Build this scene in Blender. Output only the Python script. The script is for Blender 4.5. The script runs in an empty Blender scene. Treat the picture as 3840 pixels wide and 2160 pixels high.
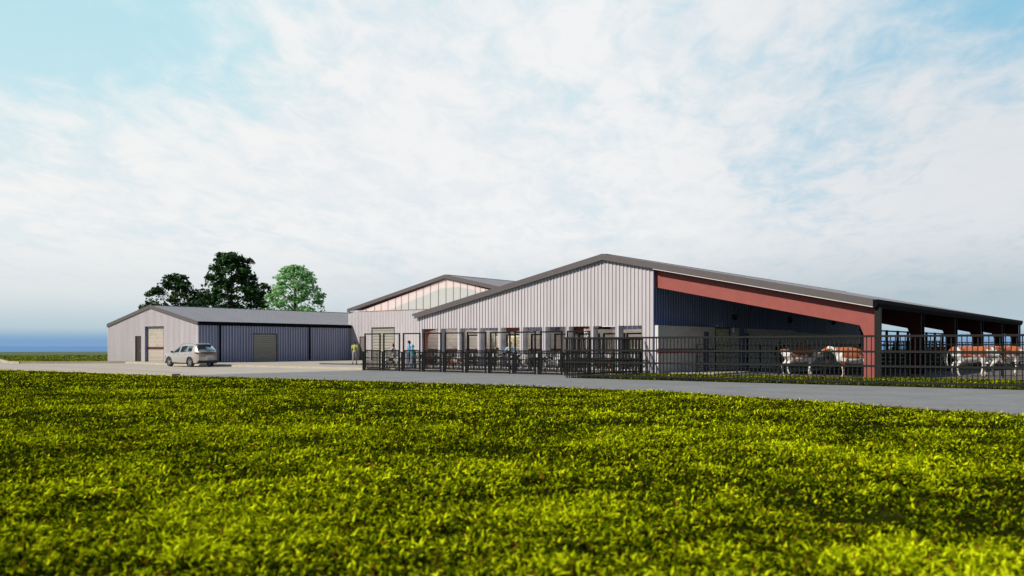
import bpy, bmesh, math, random
import numpy as np
from mathutils import Vector, Matrix, noise as mnoise
random.seed(7); RNG = np.random.default_rng(7)
C = bpy.context.scene.collection
R = math.radians
# ------------------------------------------------------------------ helpers
def link(o): C.objects.link(o); return o
def tag(o, label=None, cat=None, group=None, kind=None):
    if label: o['label'] = label
    if cat: o['category'] = cat
    if group: o['group'] = group
    if kind: o['kind'] = kind
    return o
def thing(name, label, cat, loc=(0, 0, 0), rz=0.0, group=None, sc=1.0):
    o = bpy.data.objects.new(name, None); link(o); o.empty_display_size = .2
    o.location = loc; o.rotation_euler = (0, 0, rz); o.scale = (sc, sc, sc)
    return tag(o, label, cat, group)
def copy_tree(o, loc=None, rz=None, label=None, group=None, parent=None):
    c = o.copy(); C.objects.link(c); c.parent = parent
    if parent is None:
        if loc is not None: c.location = loc
        if rz is not None: c.rotation_euler = (0, 0, rz)
        if label: c['label'] = label
        if group: c['group'] = group
    for ch in list(o.children): copy_tree(ch, parent=c)
    return c
class MB:
    """collects shapes; build() links them as ONE mesh object"""
    def __init__(s): s.v = []; s.f = []; s.mi = []
    def add(s, vs, fs, mi=0):
        n = len(s.v); s.mi += [mi]*len(fs); s.v += [tuple(p) for p in vs]; s.f += [tuple(i + n for i in f) for f in fs]; return s
    def box(s, x0, x1, y0, y1, z0, z1):
        return s.add([(x0,y0,z0),(x1,y0,z0),(x1,y1,z0),(x0,y1,z0),(x0,y0,z1),(x1,y0,z1),(x1,y1,z1),(x0,y1,z1)],
                     [(0,3,2,1),(4,5,6,7),(0,1,5,4),(1,2,6,5),(2,3,7,6),(3,0,4,7)])
    def bar(s, p, q, w, h=None):
        p = Vector(p); q = Vector(q); h = h or w; d = (q - p).normalized()
        up = Vector((0,0,1)) if abs(d.z) < .95 else Vector((0,1,0))
        a = d.cross(up).normalized() * w/2; b = a.normalized().cross(d).normalized() * h/2
        vs = [p-a-b, p+a-b, p+a+b, p-a+b, q-a-b, q+a-b, q+a+b, q-a+b]
        return s.add(vs, [(0,1,2,3),(7,6,5,4),(0,4,5,1),(1,5,6,2),(2,6,7,3),(3,7,4,0)])
    def tube(s, pts, rad, n=8, cap=True):
        pts = [Vector(p) for p in pts]; m = len(pts)
        if not hasattr(rad, '__len__'): rad = [rad]*m
        base = len(s.v); rings = []
        for i, p in enumerate(pts):
            d = (pts[min(i+1, m-1)] - pts[max(i-1, 0)]).normalized()
            up = Vector((0,0,1)) if abs(d.z) < .9 else Vector((1,0,0))
            a = d.cross(up).normalized(); b = d.cross(a).normalized()
            rings.append([p + (a*math.cos(2*math.pi*k/n) + b*math.sin(2*math.pi*k/n))*rad[i] for k in range(n)])
        vs = [p for r in rings for p in r]; fs = []
        for i in range(m-1):
            for k in range(n):
                fs.append((i*n+k, i*n+(k+1) % n, (i+1)*n+(k+1) % n, (i+1)*n+k))
        if cap: fs += [tuple(range(n))[::-1], tuple((m-1)*n+k for k in range(n))]
        return s.add(vs, fs)
    def prism(s, poly, axis, a, b):
        """poly of 2-D points extruded along an axis ('x','y','z') from a to b"""
        n = len(poly)
        def mk(p, t): return {'x': (t, p[0], p[1]), 'y': (p[0], t, p[1]), 'z': (p[0], p[1], t)}[axis]
        vs = [mk(p, a) for p in poly] + [mk(p, b) for p in poly]
        fs = [tuple(range(n)), tuple(range(2*n-1, n-1, -1))] + [(i, n+i, n+(i+1) % n, (i+1) % n) for i in range(n)]
        return s.add(vs, fs)
    def quad(s, a, b, c, d, mi=0): return s.add([a, b, c, d], [(0,1,2,3)], mi)
    def lathe(s, prof, n=24, axis='y', c=(0,0,0)):
        vs = []; fs = []; m = len(prof)
        for k in range(n):
            t = 2*math.pi*k/n
            for (r, h) in prof:
                p = (r*math.cos(t), h, r*math.sin(t)) if axis == 'y' else ((h, r*math.cos(t), r*math.sin(t)) if axis == 'x' else (r*math.cos(t), r*math.sin(t), h))
                vs.append((p[0]+c[0], p[1]+c[1], p[2]+c[2]))
        for k in range(n):
            for i in range(m-1):
                fs.append((k*m+i, ((k+1) % n)*m+i, ((k+1) % n)*m+i+1, k*m+i+1))
        return s.add(vs, fs)
    def build(s, name, mat, parent=None, smooth=False, world=False, fix=True, bevel=0):
        off = Vector(parent.location) if (parent is not None and world) else Vector((0,0,0))
        me = bpy.data.meshes.new(name)
        me.from_pydata([(v[0]-off.x, v[1]-off.y, v[2]-off.z) for v in s.v], [], s.f); me.update()
        if fix:
            bm = bmesh.new(); bm.from_mesh(me); bmesh.ops.recalc_face_normals(bm, faces=bm.faces[:])
            if bevel: bmesh.ops.bevel(bm, geom=bm.edges[:], offset=bevel, segments=1, affect='EDGES')
            bm.to_mesh(me); bm.free()
        if any(s.mi): me.polygons.foreach_set('material_index', s.mi)
        if smooth: me.shade_smooth()
        for m in (mat if isinstance(mat, (list, tuple)) else [mat]): me.materials.append(m)
        o = bpy.data.objects.new(name, me); link(o)
        if parent is not None: o.parent = parent
        return o
def np_mesh(name, V, quads=None, tris=None, col=None, mat=None):
    me = bpy.data.meshes.new(name); me.vertices.add(len(V)); me.vertices.foreach_set('co', V.astype(np.float32).ravel())
    lv = []; tot = []
    if quads is not None and len(quads): lv.append(quads.ravel()); tot.append(np.full(len(quads), 4))
    if tris is not None and len(tris): lv.append(tris.ravel()); tot.append(np.full(len(tris), 3))
    lv = np.concatenate(lv).astype(np.int32); tot = np.concatenate(tot).astype(np.int32)
    me.loops.add(len(lv)); me.loops.foreach_set('vertex_index', lv)
    me.polygons.add(len(tot)); st = np.concatenate([[0], np.cumsum(tot)[:-1]]).astype(np.int32)
    me.polygons.foreach_set('loop_start', st)
    try: me.polygons.foreach_set('loop_total', tot)
    except Exception: pass
    me.update(calc_edges=True)
    if col is not None:
        ca = me.color_attributes.new('Col', 'FLOAT_COLOR', 'POINT')
        c4 = np.ones((len(V), 4), np.float32); c4[:, :3] = col; ca.data.foreach_set('color', c4.ravel())
    if mat: me.materials.append(mat)
    return me
# ------------------------------------------------------------------ materials
def nodes_of(m): m.use_nodes = True; nt = m.node_tree; return nt, nt.nodes['Principled BSDF']
def mat(name, col, rough=.6, metal=0.0, var=.12, scale=3.0, bump=0.0, bscale=40.0, stretch=(1,1,1), spec=.5, coat=0.0, col2=None, coord='Object', detail=5):
    m = bpy.data.materials.new(name); nt, b = nodes_of(m); L = nt.links
    tc = nt.nodes.new('ShaderNodeTexCoord'); mp = nt.nodes.new('ShaderNodeMapping'); mp.inputs['Scale'].default_value = stretch
    L.new(tc.outputs[coord], mp.inputs[0])
    nz = nt.nodes.new('ShaderNodeTexNoise'); nz.inputs['Scale'].default_value = scale; nz.inputs['Detail'].default_value = detail; nz.inputs['Roughness'].default_value = .65
    L.new(mp.outputs[0], nz.inputs['Vector'])
    rp = nt.nodes.new('ShaderNodeValToRGB'); a, bb = rp.color_ramp.elements
    a.position = .3; bb.position = .7
    c2 = col2 or tuple(min(1, c*(1+var)) for c in col)
    a.color = tuple(c*(1-var) for c in col) + (1,); bb.color = tuple(c2) + (1,)
    L.new(nz.outputs['Fac'], rp.inputs[0]); L.new(rp.outputs[0], b.inputs['Base Color'])
    b.inputs['Roughness'].default_value = rough; b.inputs['Metallic'].default_value = metal
    b.inputs['Specular IOR Level'].default_value = spec; b.inputs['Coat Weight'].default_value = coat
    if bump:
        n2 = nt.nodes.new('ShaderNodeTexNoise'); n2.inputs['Scale'].default_value = bscale; n2.inputs['Detail'].default_value = 6
        L.new(tc.outputs[coord], n2.inputs['Vector'])
        bp = nt.nodes.new('ShaderNodeBump'); bp.inputs['Strength'].default_value = bump; bp.inputs['Distance'].default_value = .02
        L.new(n2.outputs['Fac'], bp.inputs['Height']); L.new(bp.outputs[0], b.inputs['Normal'])
    return m
def colmat(name, rough=.75, trans=0.0, spec=.3, noise=0.0, nscale=30):
    """reads the per-vertex colour of the mesh"""
    m = bpy.data.materials.new(name); nt, b = nodes_of(m); L = nt.links
    at = nt.nodes.new('ShaderNodeAttribute'); at.attribute_name = 'Col'
    src = at.outputs['Color']
    if noise:
        tc = nt.nodes.new('ShaderNodeTexCoord'); nz = nt.nodes.new('ShaderNodeTexNoise'); nz.inputs['Scale'].default_value = nscale
        L.new(tc.outputs['Object'], nz.inputs['Vector'])
        mr = nt.nodes.new('ShaderNodeMapRange'); mr.inputs['To Min'].default_value = 1-noise; mr.inputs['To Max'].default_value = 1+noise
        L.new(nz.outputs['Fac'], mr.inputs['Value'])
        mx = nt.nodes.new('ShaderNodeVectorMath'); mx.operation = 'SCALE'; L.new(src, mx.inputs[0]); L.new(mr.outputs[0], mx.inputs['Scale']); src = mx.outputs[0]
    L.new(src, b.inputs['Base Color']); b.inputs['Roughness'].default_value = rough; b.inputs['Specular IOR Level'].default_value = spec
    if trans:
        out = nt.nodes['Material Output']; tr = nt.nodes.new('ShaderNodeBsdfTranslucent'); L.new(src, tr.inputs['Color'])
        mx = nt.nodes.new('ShaderNodeMixShader'); mx.inputs[0].default_value = trans
        L.new(b.outputs[0], mx.inputs[1]); L.new(tr.outputs[0], mx.inputs[2]); L.new(mx.outputs[0], out.inputs['Surface'])
    return m
def block_mat(name, col, mortar, bw=.5, bh=.25, axis='xz', rough=.85):
    m = bpy.data.materials.new(name); nt, b = nodes_of(m); L = nt.links
    tc = nt.nodes.new('ShaderNodeTexCoord'); sp = nt.nodes.new('ShaderNodeSeparateXYZ'); cb = nt.nodes.new('ShaderNodeCombineXYZ')
    L.new(tc.outputs['Object'], sp.inputs[0])
    L.new(sp.outputs['X' if axis == 'xz' else 'Y'], cb.inputs['X']); L.new(sp.outputs['Z'], cb.inputs['Y'])
    br = nt.nodes.new('ShaderNodeTexBrick'); L.new(cb.outputs[0], br.inputs['Vector'])
    br.inputs['Color1'].default_value = tuple(c*.92 for c in col) + (1,); br.inputs['Color2'].default_value = tuple(min(1, c*1.07) for c in col) + (1,)
    br.inputs['Mortar'].default_value = tuple(mortar) + (1,); br.inputs['Scale'].default_value = 1
    br.inputs['Mortar Size'].default_value = .018; br.inputs['Brick Width'].default_value = bw; br.inputs['Row Height'].default_value = bh
    nz = nt.nodes.new('ShaderNodeTexNoise'); nz.inputs['Scale'].default_value = 9; nz.inputs['Detail'].default_value = 8; L.new(tc.outputs['Object'], nz.inputs['Vector'])
    mr = nt.nodes.new('ShaderNodeMapRange'); mr.inputs['To Min'].default_value = .8; mr.inputs['To Max'].default_value = 1.2; L.new(nz.outputs['Fac'], mr.inputs['Value'])
    vm = nt.nodes.new('ShaderNodeVectorMath'); vm.operation = 'SCALE'; L.new(br.outputs['Color'], vm.inputs[0]); L.new(mr.outputs[0], vm.inputs['Scale'])
    L.new(vm.outputs[0], b.inputs['Base Color']); b.inputs['Roughness'].default_value = rough
    bp = nt.nodes.new('ShaderNodeBump'); bp.inputs['Strength'].default_value = .4; bp.inputs['Distance'].default_value = .02; bp.invert = True
    L.new(br.outputs['Fac'], bp.inputs['Height']); L.new(bp.outputs[0], b.inputs['Normal'])
    return m
M = {}
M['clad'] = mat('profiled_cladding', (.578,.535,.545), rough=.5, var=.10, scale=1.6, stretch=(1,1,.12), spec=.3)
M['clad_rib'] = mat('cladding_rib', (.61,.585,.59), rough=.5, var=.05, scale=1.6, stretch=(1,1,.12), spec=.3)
M['clad_edge_shade'] = mat('rib_flank_shade', (.27,.25,.265), rough=.5, var=.05, scale=1.6, stretch=(1,1,.12), spec=.3)  # dark flanks: the shade beside each rib is put into the colour
M['side_rib_lit'] = mat('side_rib_highlight', (.50,.535,.70), rough=.45, var=.08, scale=1.6, stretch=(1,1,.12), spec=.4)  # pale ribs: highlights painted onto the shaded side wall
M['side_edge_shade'] = mat('side_flank_shade', (.13,.14,.22), rough=.5, var=.08, scale=1.6, stretch=(1,1,.12), spec=.3)  # rib flank shade painted into the side sheet
M['in_rib_gleam'] = mat('inside_rib_highlight', (.45,.55,.85), rough=.4, var=.1, scale=1.2, spec=.4)  # rib highlight painted in as a pale blue
M['clad_shade'] = mat('shaded_side_cladding', (.26,.29,.42), rough=.5, var=.10, scale=1.6, stretch=(1,1,.12), spec=.3)  # copy of the cladding with bluish shade in its colour
M['clad_in_shade'] = mat('profiled_cladding_shaded', (.13,.19,.40), rough=.42, var=.18, scale=1.2, stretch=(1,1,.1), spec=.5)  # inside sheet with shade and blue sky reflection put into the colour
M['roof'] = mat('roof_sheet', (.235,.235,.255), rough=.5, var=.08, scale=.7, stretch=(.3,1,1), spec=.4)
M['fascia'] = mat('fascia_steel', (.112,.096,.094), rough=.55, var=.06, scale=2)
M['gutter'] = mat('gutter_steel', (.004,.0055,.009), rough=.7, var=.15, scale=3, spec=.06)
M['red_shade'] = mat('shaded_red_paint', (.055,.012,.011), rough=.7, var=.1, scale=2, spec=.15)  # darker copy of the red; shade of the inner frames in the colour
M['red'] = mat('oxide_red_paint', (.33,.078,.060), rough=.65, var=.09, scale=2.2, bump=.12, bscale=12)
M['stripe'] = mat('dark_red_stripe', (.075,.018,.022), rough=.6)
M['black'] = mat('black_painted_steel', (.006,.007,.0068), rough=.55, var=.2, scale=8, spec=.22)
M['olive'] = mat('dark_fence_paint', (.011,.0125,.010), rough=.6, var=.15, scale=6, spec=.25)
M['steel'] = mat('galvanised_tube', (.10,.105,.105), rough=.4, metal=.5, var=.2, scale=8)
M['door'] = mat('brown_door_paint', (.19,.165,.135), rough=.55, var=.08)
M['door_dark'] = mat('dark_brown_door_paint', (.036,.028,.02), rough=.55, var=.1)
M['door_blue'] = mat('slate_blue_door_paint', (.12,.17,.27), rough=.5, var=.08)
M['shutter'] = mat('roller_shutter_steel', (.34,.33,.27), rough=.45, metal=.0, var=.16, scale=2.5, stretch=(.4,.4,4))
M['shutter_gleam'] = mat('gold_gleam_shutter', (.85,.76,.56), rough=.35, metal=.0, var=.3, scale=2.5, stretch=(.4,.4,4))  # golden sunlit reflection put into the base colour
M['frame'] = mat('trim_grey', (.05,.052,.06), rough=.5)
M['block'] = block_mat('concrete_block', (.50,.46,.42), (.62,.58,.53), .5, .25, 'xz')
M['block_y'] = block_mat('concrete_block_side', (.76,.75,.72), (.84,.83,.80), .5, .25, 'yz')
M['block_tan'] = block_mat('tan_block', (.43,.38,.31), (.56,.50,.42), .72, .365, 'xz')
M['reveal'] = mat('blue_shade_reveal', (.52,.54,.62), rough=.5, var=.06)  # cladding reveal tinted blue-grey, its shade put into the colour
M['panel_white'] = mat('white_flashing', (.8,.78,.76), rough=.5, var=.03)
M['white'] = mat('white_plastic', (.8,.8,.78), rough=.4, var=.04)
M['slat'] = mat('black_slats', (.012,.013,.015), rough=.5, var=.2, scale=6)
M['chrome'] = mat('door_handle_metal', (.6,.6,.6), rough=.25, metal=1, var=.03)
M['bluecap'] = mat('blue_flashing', (.05,.16,.32), rough=.5)
def ground_mat(name, c1, c2, scale, stretch=(1,1,1), rough=.9, bump=.3, fine=.12, c3=None, spec=.15):
    m = bpy.data.materials.new(name); nt, b = nodes_of(m); L = nt.links
    tc = nt.nodes.new('ShaderNodeTexCoord'); mp = nt.nodes.new('ShaderNodeMapping'); mp.inputs['Scale'].default_value = stretch; L.new(tc.outputs['Object'], mp.inputs[0])
    n1 = nt.nodes.new('ShaderNodeTexNoise'); n1.inputs['Scale'].default_value = scale; n1.inputs['Detail'].default_value = 8; n1.inputs['Roughness'].default_value = .7; L.new(mp.outputs[0], n1.inputs['Vector'])
    rp = nt.nodes.new('ShaderNodeValToRGB'); rp.color_ramp.elements[0].position = .32; rp.color_ramp.elements[1].position = .68
    rp.color_ramp.elements[0].color = tuple(c1)+(1,); rp.color_ramp.elements[1].color = tuple(c2)+(1,)
    if c3: e = rp.color_ramp.elements.new(.5); e.color = tuple(c3)+(1,)
    L.new(n1.outputs['Fac'], rp.inputs[0])
    n2 = nt.nodes.new('ShaderNodeTexNoise'); n2.inputs['Scale'].default_value = 5; n2.inputs['Detail'].default_value = 8; n2.inputs['Roughness'].default_value = .8; L.new(tc.outputs['Object'], n2.inputs['Vector'])
    mr = nt.nodes.new('ShaderNodeMapRange'); mr.inputs['From Min'].default_value = .3; mr.inputs['From Max'].default_value = .7; mr.inputs['To Min'].default_value = 1-fine; mr.inputs['To Max'].default_value = 1+fine; L.new(n2.outputs['Fac'], mr.inputs['Value'])
    vm = nt.nodes.new('ShaderNodeVectorMath'); vm.operation = 'SCALE'; L.new(rp.outputs[0], vm.inputs[0]); L.new(mr.outputs[0], vm.inputs['Scale'])
    L.new(vm.outputs[0], b.inputs['Base Color']); b.inputs['Roughness'].default_value = rough; b.inputs['Specular IOR Level'].default_value = spec
    if bump:
        bp = nt.nodes.new('ShaderNodeBump'); bp.inputs['Strength'].default_value = bump; bp.inputs['Distance'].default_value = .02; L.new(n2.outputs['Fac'], bp.inputs['Height']); L.new(bp.outputs[0], b.inputs['Normal'])
    return m
M['soil'] = ground_mat('turf_soil', (.010,.013,.002), (.030,.038,.004), 1.5, bump=.6, fine=.4, spec=0)
M['field'] = ground_mat('far_field', (.085,.135,.05), (.20,.28,.20), .02, bump=0, fine=.05, c3=(.085,.12,.05))
M['lawnfar'] = ground_mat('mown_lawn', (.07,.095,.008), (.14,.16,.014), .9, bump=.5, fine=.35)
M['asphalt'] = ground_mat('grey_asphalt', (.205,.21,.208), (.275,.28,.275), .55, stretch=(1,1,1), fine=.2, bump=.5)
M['yard'] = ground_mat('concrete_yard', (.42,.375,.315), (.505,.455,.385), .35, fine=.10, bump=.25)
M['platform'] = ground_mat('pale_concrete', (.40,.365,.30), (.48,.44,.37), .6, fine=.10, bump=.25)
M['kerb'] = ground_mat('kerb_stone', (.37,.33,.25), (.48,.43,.33), 1.2, fine=.12)
M['darkpave'] = ground_mat('dark_asphalt_path', (.10,.095,.085), (.14,.13,.12), .8, fine=.15)
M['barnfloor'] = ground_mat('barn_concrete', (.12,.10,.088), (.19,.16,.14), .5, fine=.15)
M['penfloor'] = ground_mat('pen_concrete', (.22,.205,.19), (.30,.28,.25), .6, fine=.15)
M['dirt'] = ground_mat('bare_earth_edge', (.20,.155,.125), (.31,.25,.205), 4, fine=.3)
M['redpaint'] = mat('red_line_paint', (.75,.12,.09), rough=.6)
M['kerb_gleam'] = mat('kerb_gleam_blue', (.38,.52,.78), rough=.25, var=.05)  # gleam along the floor kerb put into the colour
# blue sheet added in place of the sky band below the horizon
m = bpy.data.materials.new('below_horizon_blue'); nt, b = nodes_of(m)
b.inputs['Base Color'].default_value = (.12,.27,.52,1); b.inputs['Roughness'].default_value = .8; b.inputs['Specular IOR Level'].default_value = .0
wv = nt.nodes.new('ShaderNodeTexNoise'); wv.inputs['Scale'].default_value = .01
tc = nt.nodes.new('ShaderNodeTexCoord'); nt.links.new(tc.outputs['Object'], wv.inputs['Vector'])
rp = nt.nodes.new('ShaderNodeValToRGB'); rp.color_ramp.elements[0].color = (.15,.285,.49,1); rp.color_ramp.elements[1].color = (.17,.31,.515,1)
nt.links.new(wv.outputs['Fac'], rp.inputs[0]); nt.links.new(rp.outputs[0], b.inputs['Base Color']); M['sea'] = m
def glass_mat(name, tint, refl, alpha, rough=.03):
    m = bpy.data.materials.new(name); m.use_nodes = True; nt = m.node_tree; nt.nodes.clear(); L = nt.links
    out = nt.nodes.new('ShaderNodeOutputMaterial'); tr = nt.nodes.new('ShaderNodeBsdfTransparent'); tr.inputs[0].default_value = tuple(tint)+(1,)
    gl = nt.nodes.new('ShaderNodeBsdfGlossy'); gl.inputs['Roughness'].default_value = rough; gl.inputs['Color'].default_value = tuple(refl)+(1,)
    fr = nt.nodes.new('ShaderNodeFresnel'); fr.inputs[0].default_value = 1.5
    ma = nt.nodes.new('ShaderNodeMath'); ma.operation = 'MAXIMUM'; ma.inputs[1].default_value = alpha; L.new(fr.outputs[0], ma.inputs[0])
    mx = nt.nodes.new('ShaderNodeMixShader'); L.new(ma.outputs[0], mx.inputs[0]); L.new(tr.outputs[0], mx.inputs[1]); L.new(gl.outputs[0], mx.inputs[2]); L.new(mx.outputs[0], out.inputs[0])
    return m
M['carglass'] = glass_mat('car_glass', (.62,.68,.68), (1,1,1), .10)
M['carglass_dk'] = glass_mat('tinted_car_glass', (.35,.4,.42), (1,1,1), .10)
def emis(name, col, s):
    m = bpy.data.materials.new(name); nt, b = nodes_of(m); b.inputs['Emission Color'].default_value = tuple(col)+(1,); b.inputs['Emission Strength'].default_value = s; b.inputs['Base Color'].default_value = (.8,.8,.8,1); return m
M['tube_dim'] = emis('dim_fluorescent_tube', (1,.96,.9), 1.6)
M['tube'] = emis('lit_fluorescent_tube', (1,.94,.87), 320)  # strong glow added to fill the barn interior from tubes out of sight
M['coat'] = colmat('animal_coat', .7, noise=.12, nscale=14)
M['skin'] = colmat('skin_tones', .6)
M['leafd'] = colmat('backlit_leaves', .6, trans=.12)
M['leafl'] = colmat('sunlit_leaves', .6, trans=.3)
M['blade'] = colmat('grass_blades', .9, trans=.2, spec=.0)
M['bark'] = mat('bark', (.10,.07,.05), rough=.9, var=.3, scale=6, bump=.5, bscale=15)

# ------------------------------------------------------------------ organic bodies (one continuous surface each)
def _ico(r=2):
    bm = bmesh.new(); bmesh.ops.create_icosphere(bm, subdivisions=r, radius=1); P = [v.co.copy() for v in bm.verts]; F = [tuple(v.index for v in f.verts) for f in bm.faces]; bm.free(); return P, F
ICO, ICOF = _ico(2); ICO1 = _ico(1)[0]
class Body:
    """capsules and ellipsoids fused into one skin; every vertex takes the colour of its nearest source shape"""
    def __init__(s): s.p = []
    def cone(s, a, ra, b, rb, col): s.p.append(('c', Vector(a), ra, Vector(b), rb, col)); return s
    def chain(s, pts, rads, col):
        for i in range(len(pts)-1): s.cone(pts[i], rads[i], pts[i+1], rads[i+1], col)
        return s
    def ell(s, c, r, col, rot=None): s.p.append(('e', Vector(c), Vector(r), rot or Matrix.Identity(3), None, col)); return s
    def mesh(s, name, voxel, material, colfn=None, smooth=4):
        bm = bmesh.new()
        for q in s.p:
            if q[0] == 'c':
                pts = [q[1]+v*q[2] for v in ICO1] + [q[3]+v*q[4] for v in ICO1]
                b2 = bmesh.new(); vs = [b2.verts.new(p) for p in pts]
                r = bmesh.ops.convex_hull(b2, input=vs)
                dead = [g for g in r['geom_interior'] if isinstance(g, bmesh.types.BMVert)] + [g for g in r['geom_unused'] if isinstance(g, bmesh.types.BMVert)]
                bmesh.ops.delete(b2, geom=list(set(dead)), context='VERTS')
                lone = [v for v in b2.verts if not v.link_faces]; bmesh.ops.delete(b2, geom=lone, context='VERTS')
                mp = {}
                for v in b2.verts: mp[v] = bm.verts.new(v.co)
                for f in b2.faces: bm.faces.new([mp[v] for v in f.verts])
                b2.free()
            else:
                vs = [bm.verts.new(q[1] + q[3] @ Vector((v.x*q[2].x, v.y*q[2].y, v.z*q[2].z))) for v in ICO]
                for f in ICOF: bm.faces.new([vs[i] for i in f])
        bmesh.ops.recalc_face_normals(bm, faces=bm.faces[:])
        me = bpy.data.meshes.new('src'); bm.to_mesh(me); bm.free()
        o = bpy.data.objects.new('src', me); link(o)
        md = o.modifiers.new('r', 'REMESH'); md.mode = 'VOXEL'; md.voxel_size = voxel; md.use_smooth_shade = True
        if smooth:
            sm = o.modifiers.new('s', 'SMOOTH'); sm.iterations = smooth; sm.factor = .5
        dg = bpy.context.evaluated_depsgraph_get(); ev = o.evaluated_get(dg)
        out = bpy.data.meshes.new_from_object(ev); out.name = name
        bpy.data.objects.remove(o); bpy.data.meshes.remove(me)
        n = len(out.vertices); V = np.empty(n*3, np.float32); out.vertices.foreach_get('co', V); V = V.reshape(-1, 3)
        best = np.full(n, 1e9); col = np.zeros((n, 3), np.float32)
        for q in s.p:
            if q[0] == 'c':
                a = np.array(q[1]); b = np.array(q[3]); ab = b-a; L2 = max(1e-9, ab@ab); t = np.clip(((V-a)@ab)/L2, 0, 1)
                d = np.linalg.norm(V-(a+t[:, None]*ab), axis=1) - (q[2]+(q[4]-q[2])*t)
            else:
                Rm = np.array(q[3]); p = ((V-np.array(q[1]))@Rm)/np.array(q[2]); l = np.linalg.norm(p, axis=1); d = (l-1)*min(q[2])
            k = d < best; best[k] = d[k]; col[k] = q[5]
        if colfn: col = colfn(V, col)
        ca = out.color_attributes.new('Col', 'FLOAT_COLOR', 'POINT'); c4 = np.ones((n, 4), np.float32); c4[:, :3] = col; ca.data.foreach_set('color', c4.ravel())
        out.materials.clear(); out.materials.append(material); out.shade_smooth()
        return out
def rotx(a): return Matrix.Rotation(a, 3, 'X')
def roty(a): return Matrix.Rotation(a, 3, 'Y')
# ---- people: local frame facing +Y, right hand at +X
def hand_prims(b, wrist, dirv, nrm, col, curl=.5, s=1.0, thumb=None):
    d = Vector(dirv).normalized(); n = Vector(nrm).normalized(); n = (n - d*n.dot(d)).normalized(); side = d.cross(n).normalized()
    w = Vector(wrist); palm = w + d*.045*s
    b.cone(w, .024*s, palm, .026*s, col); b.cone(palm+side*.016*s, .022*s, palm-side*.016*s+d*.02*s, .022*s, col)
    for i, (off, ln) in enumerate([(.027,.068),(.009,.078),(-.009,.072),(-.026,.056)]):
        k = palm + d*.036*s + side*off*s; d1 = (d*math.cos(curl*.5) + n*math.sin(curl*.5)); d2 = (d*math.cos(curl*1.6) + n*math.sin(curl*1.6))
        m1 = k + d1*ln*.5*s; m2 = m1 + d2*ln*.5*s
        b.chain([k, m1, m2], [.0105*s, .0095*s, .008*s], col)
    ts = side*(1 if thumb is None else thumb)
    t0 = w + d*.022*s + ts*.024*s; t1 = t0 + (d*.55+ts*.75+n*.3).normalized()*.036*s; t2 = t1 + (d*.85+ts*.3+n*.4).normalized()*.03*s
    b.chain([t0, t1, t2], [.0135*s, .0115*s, .0095*s], col)
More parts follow.
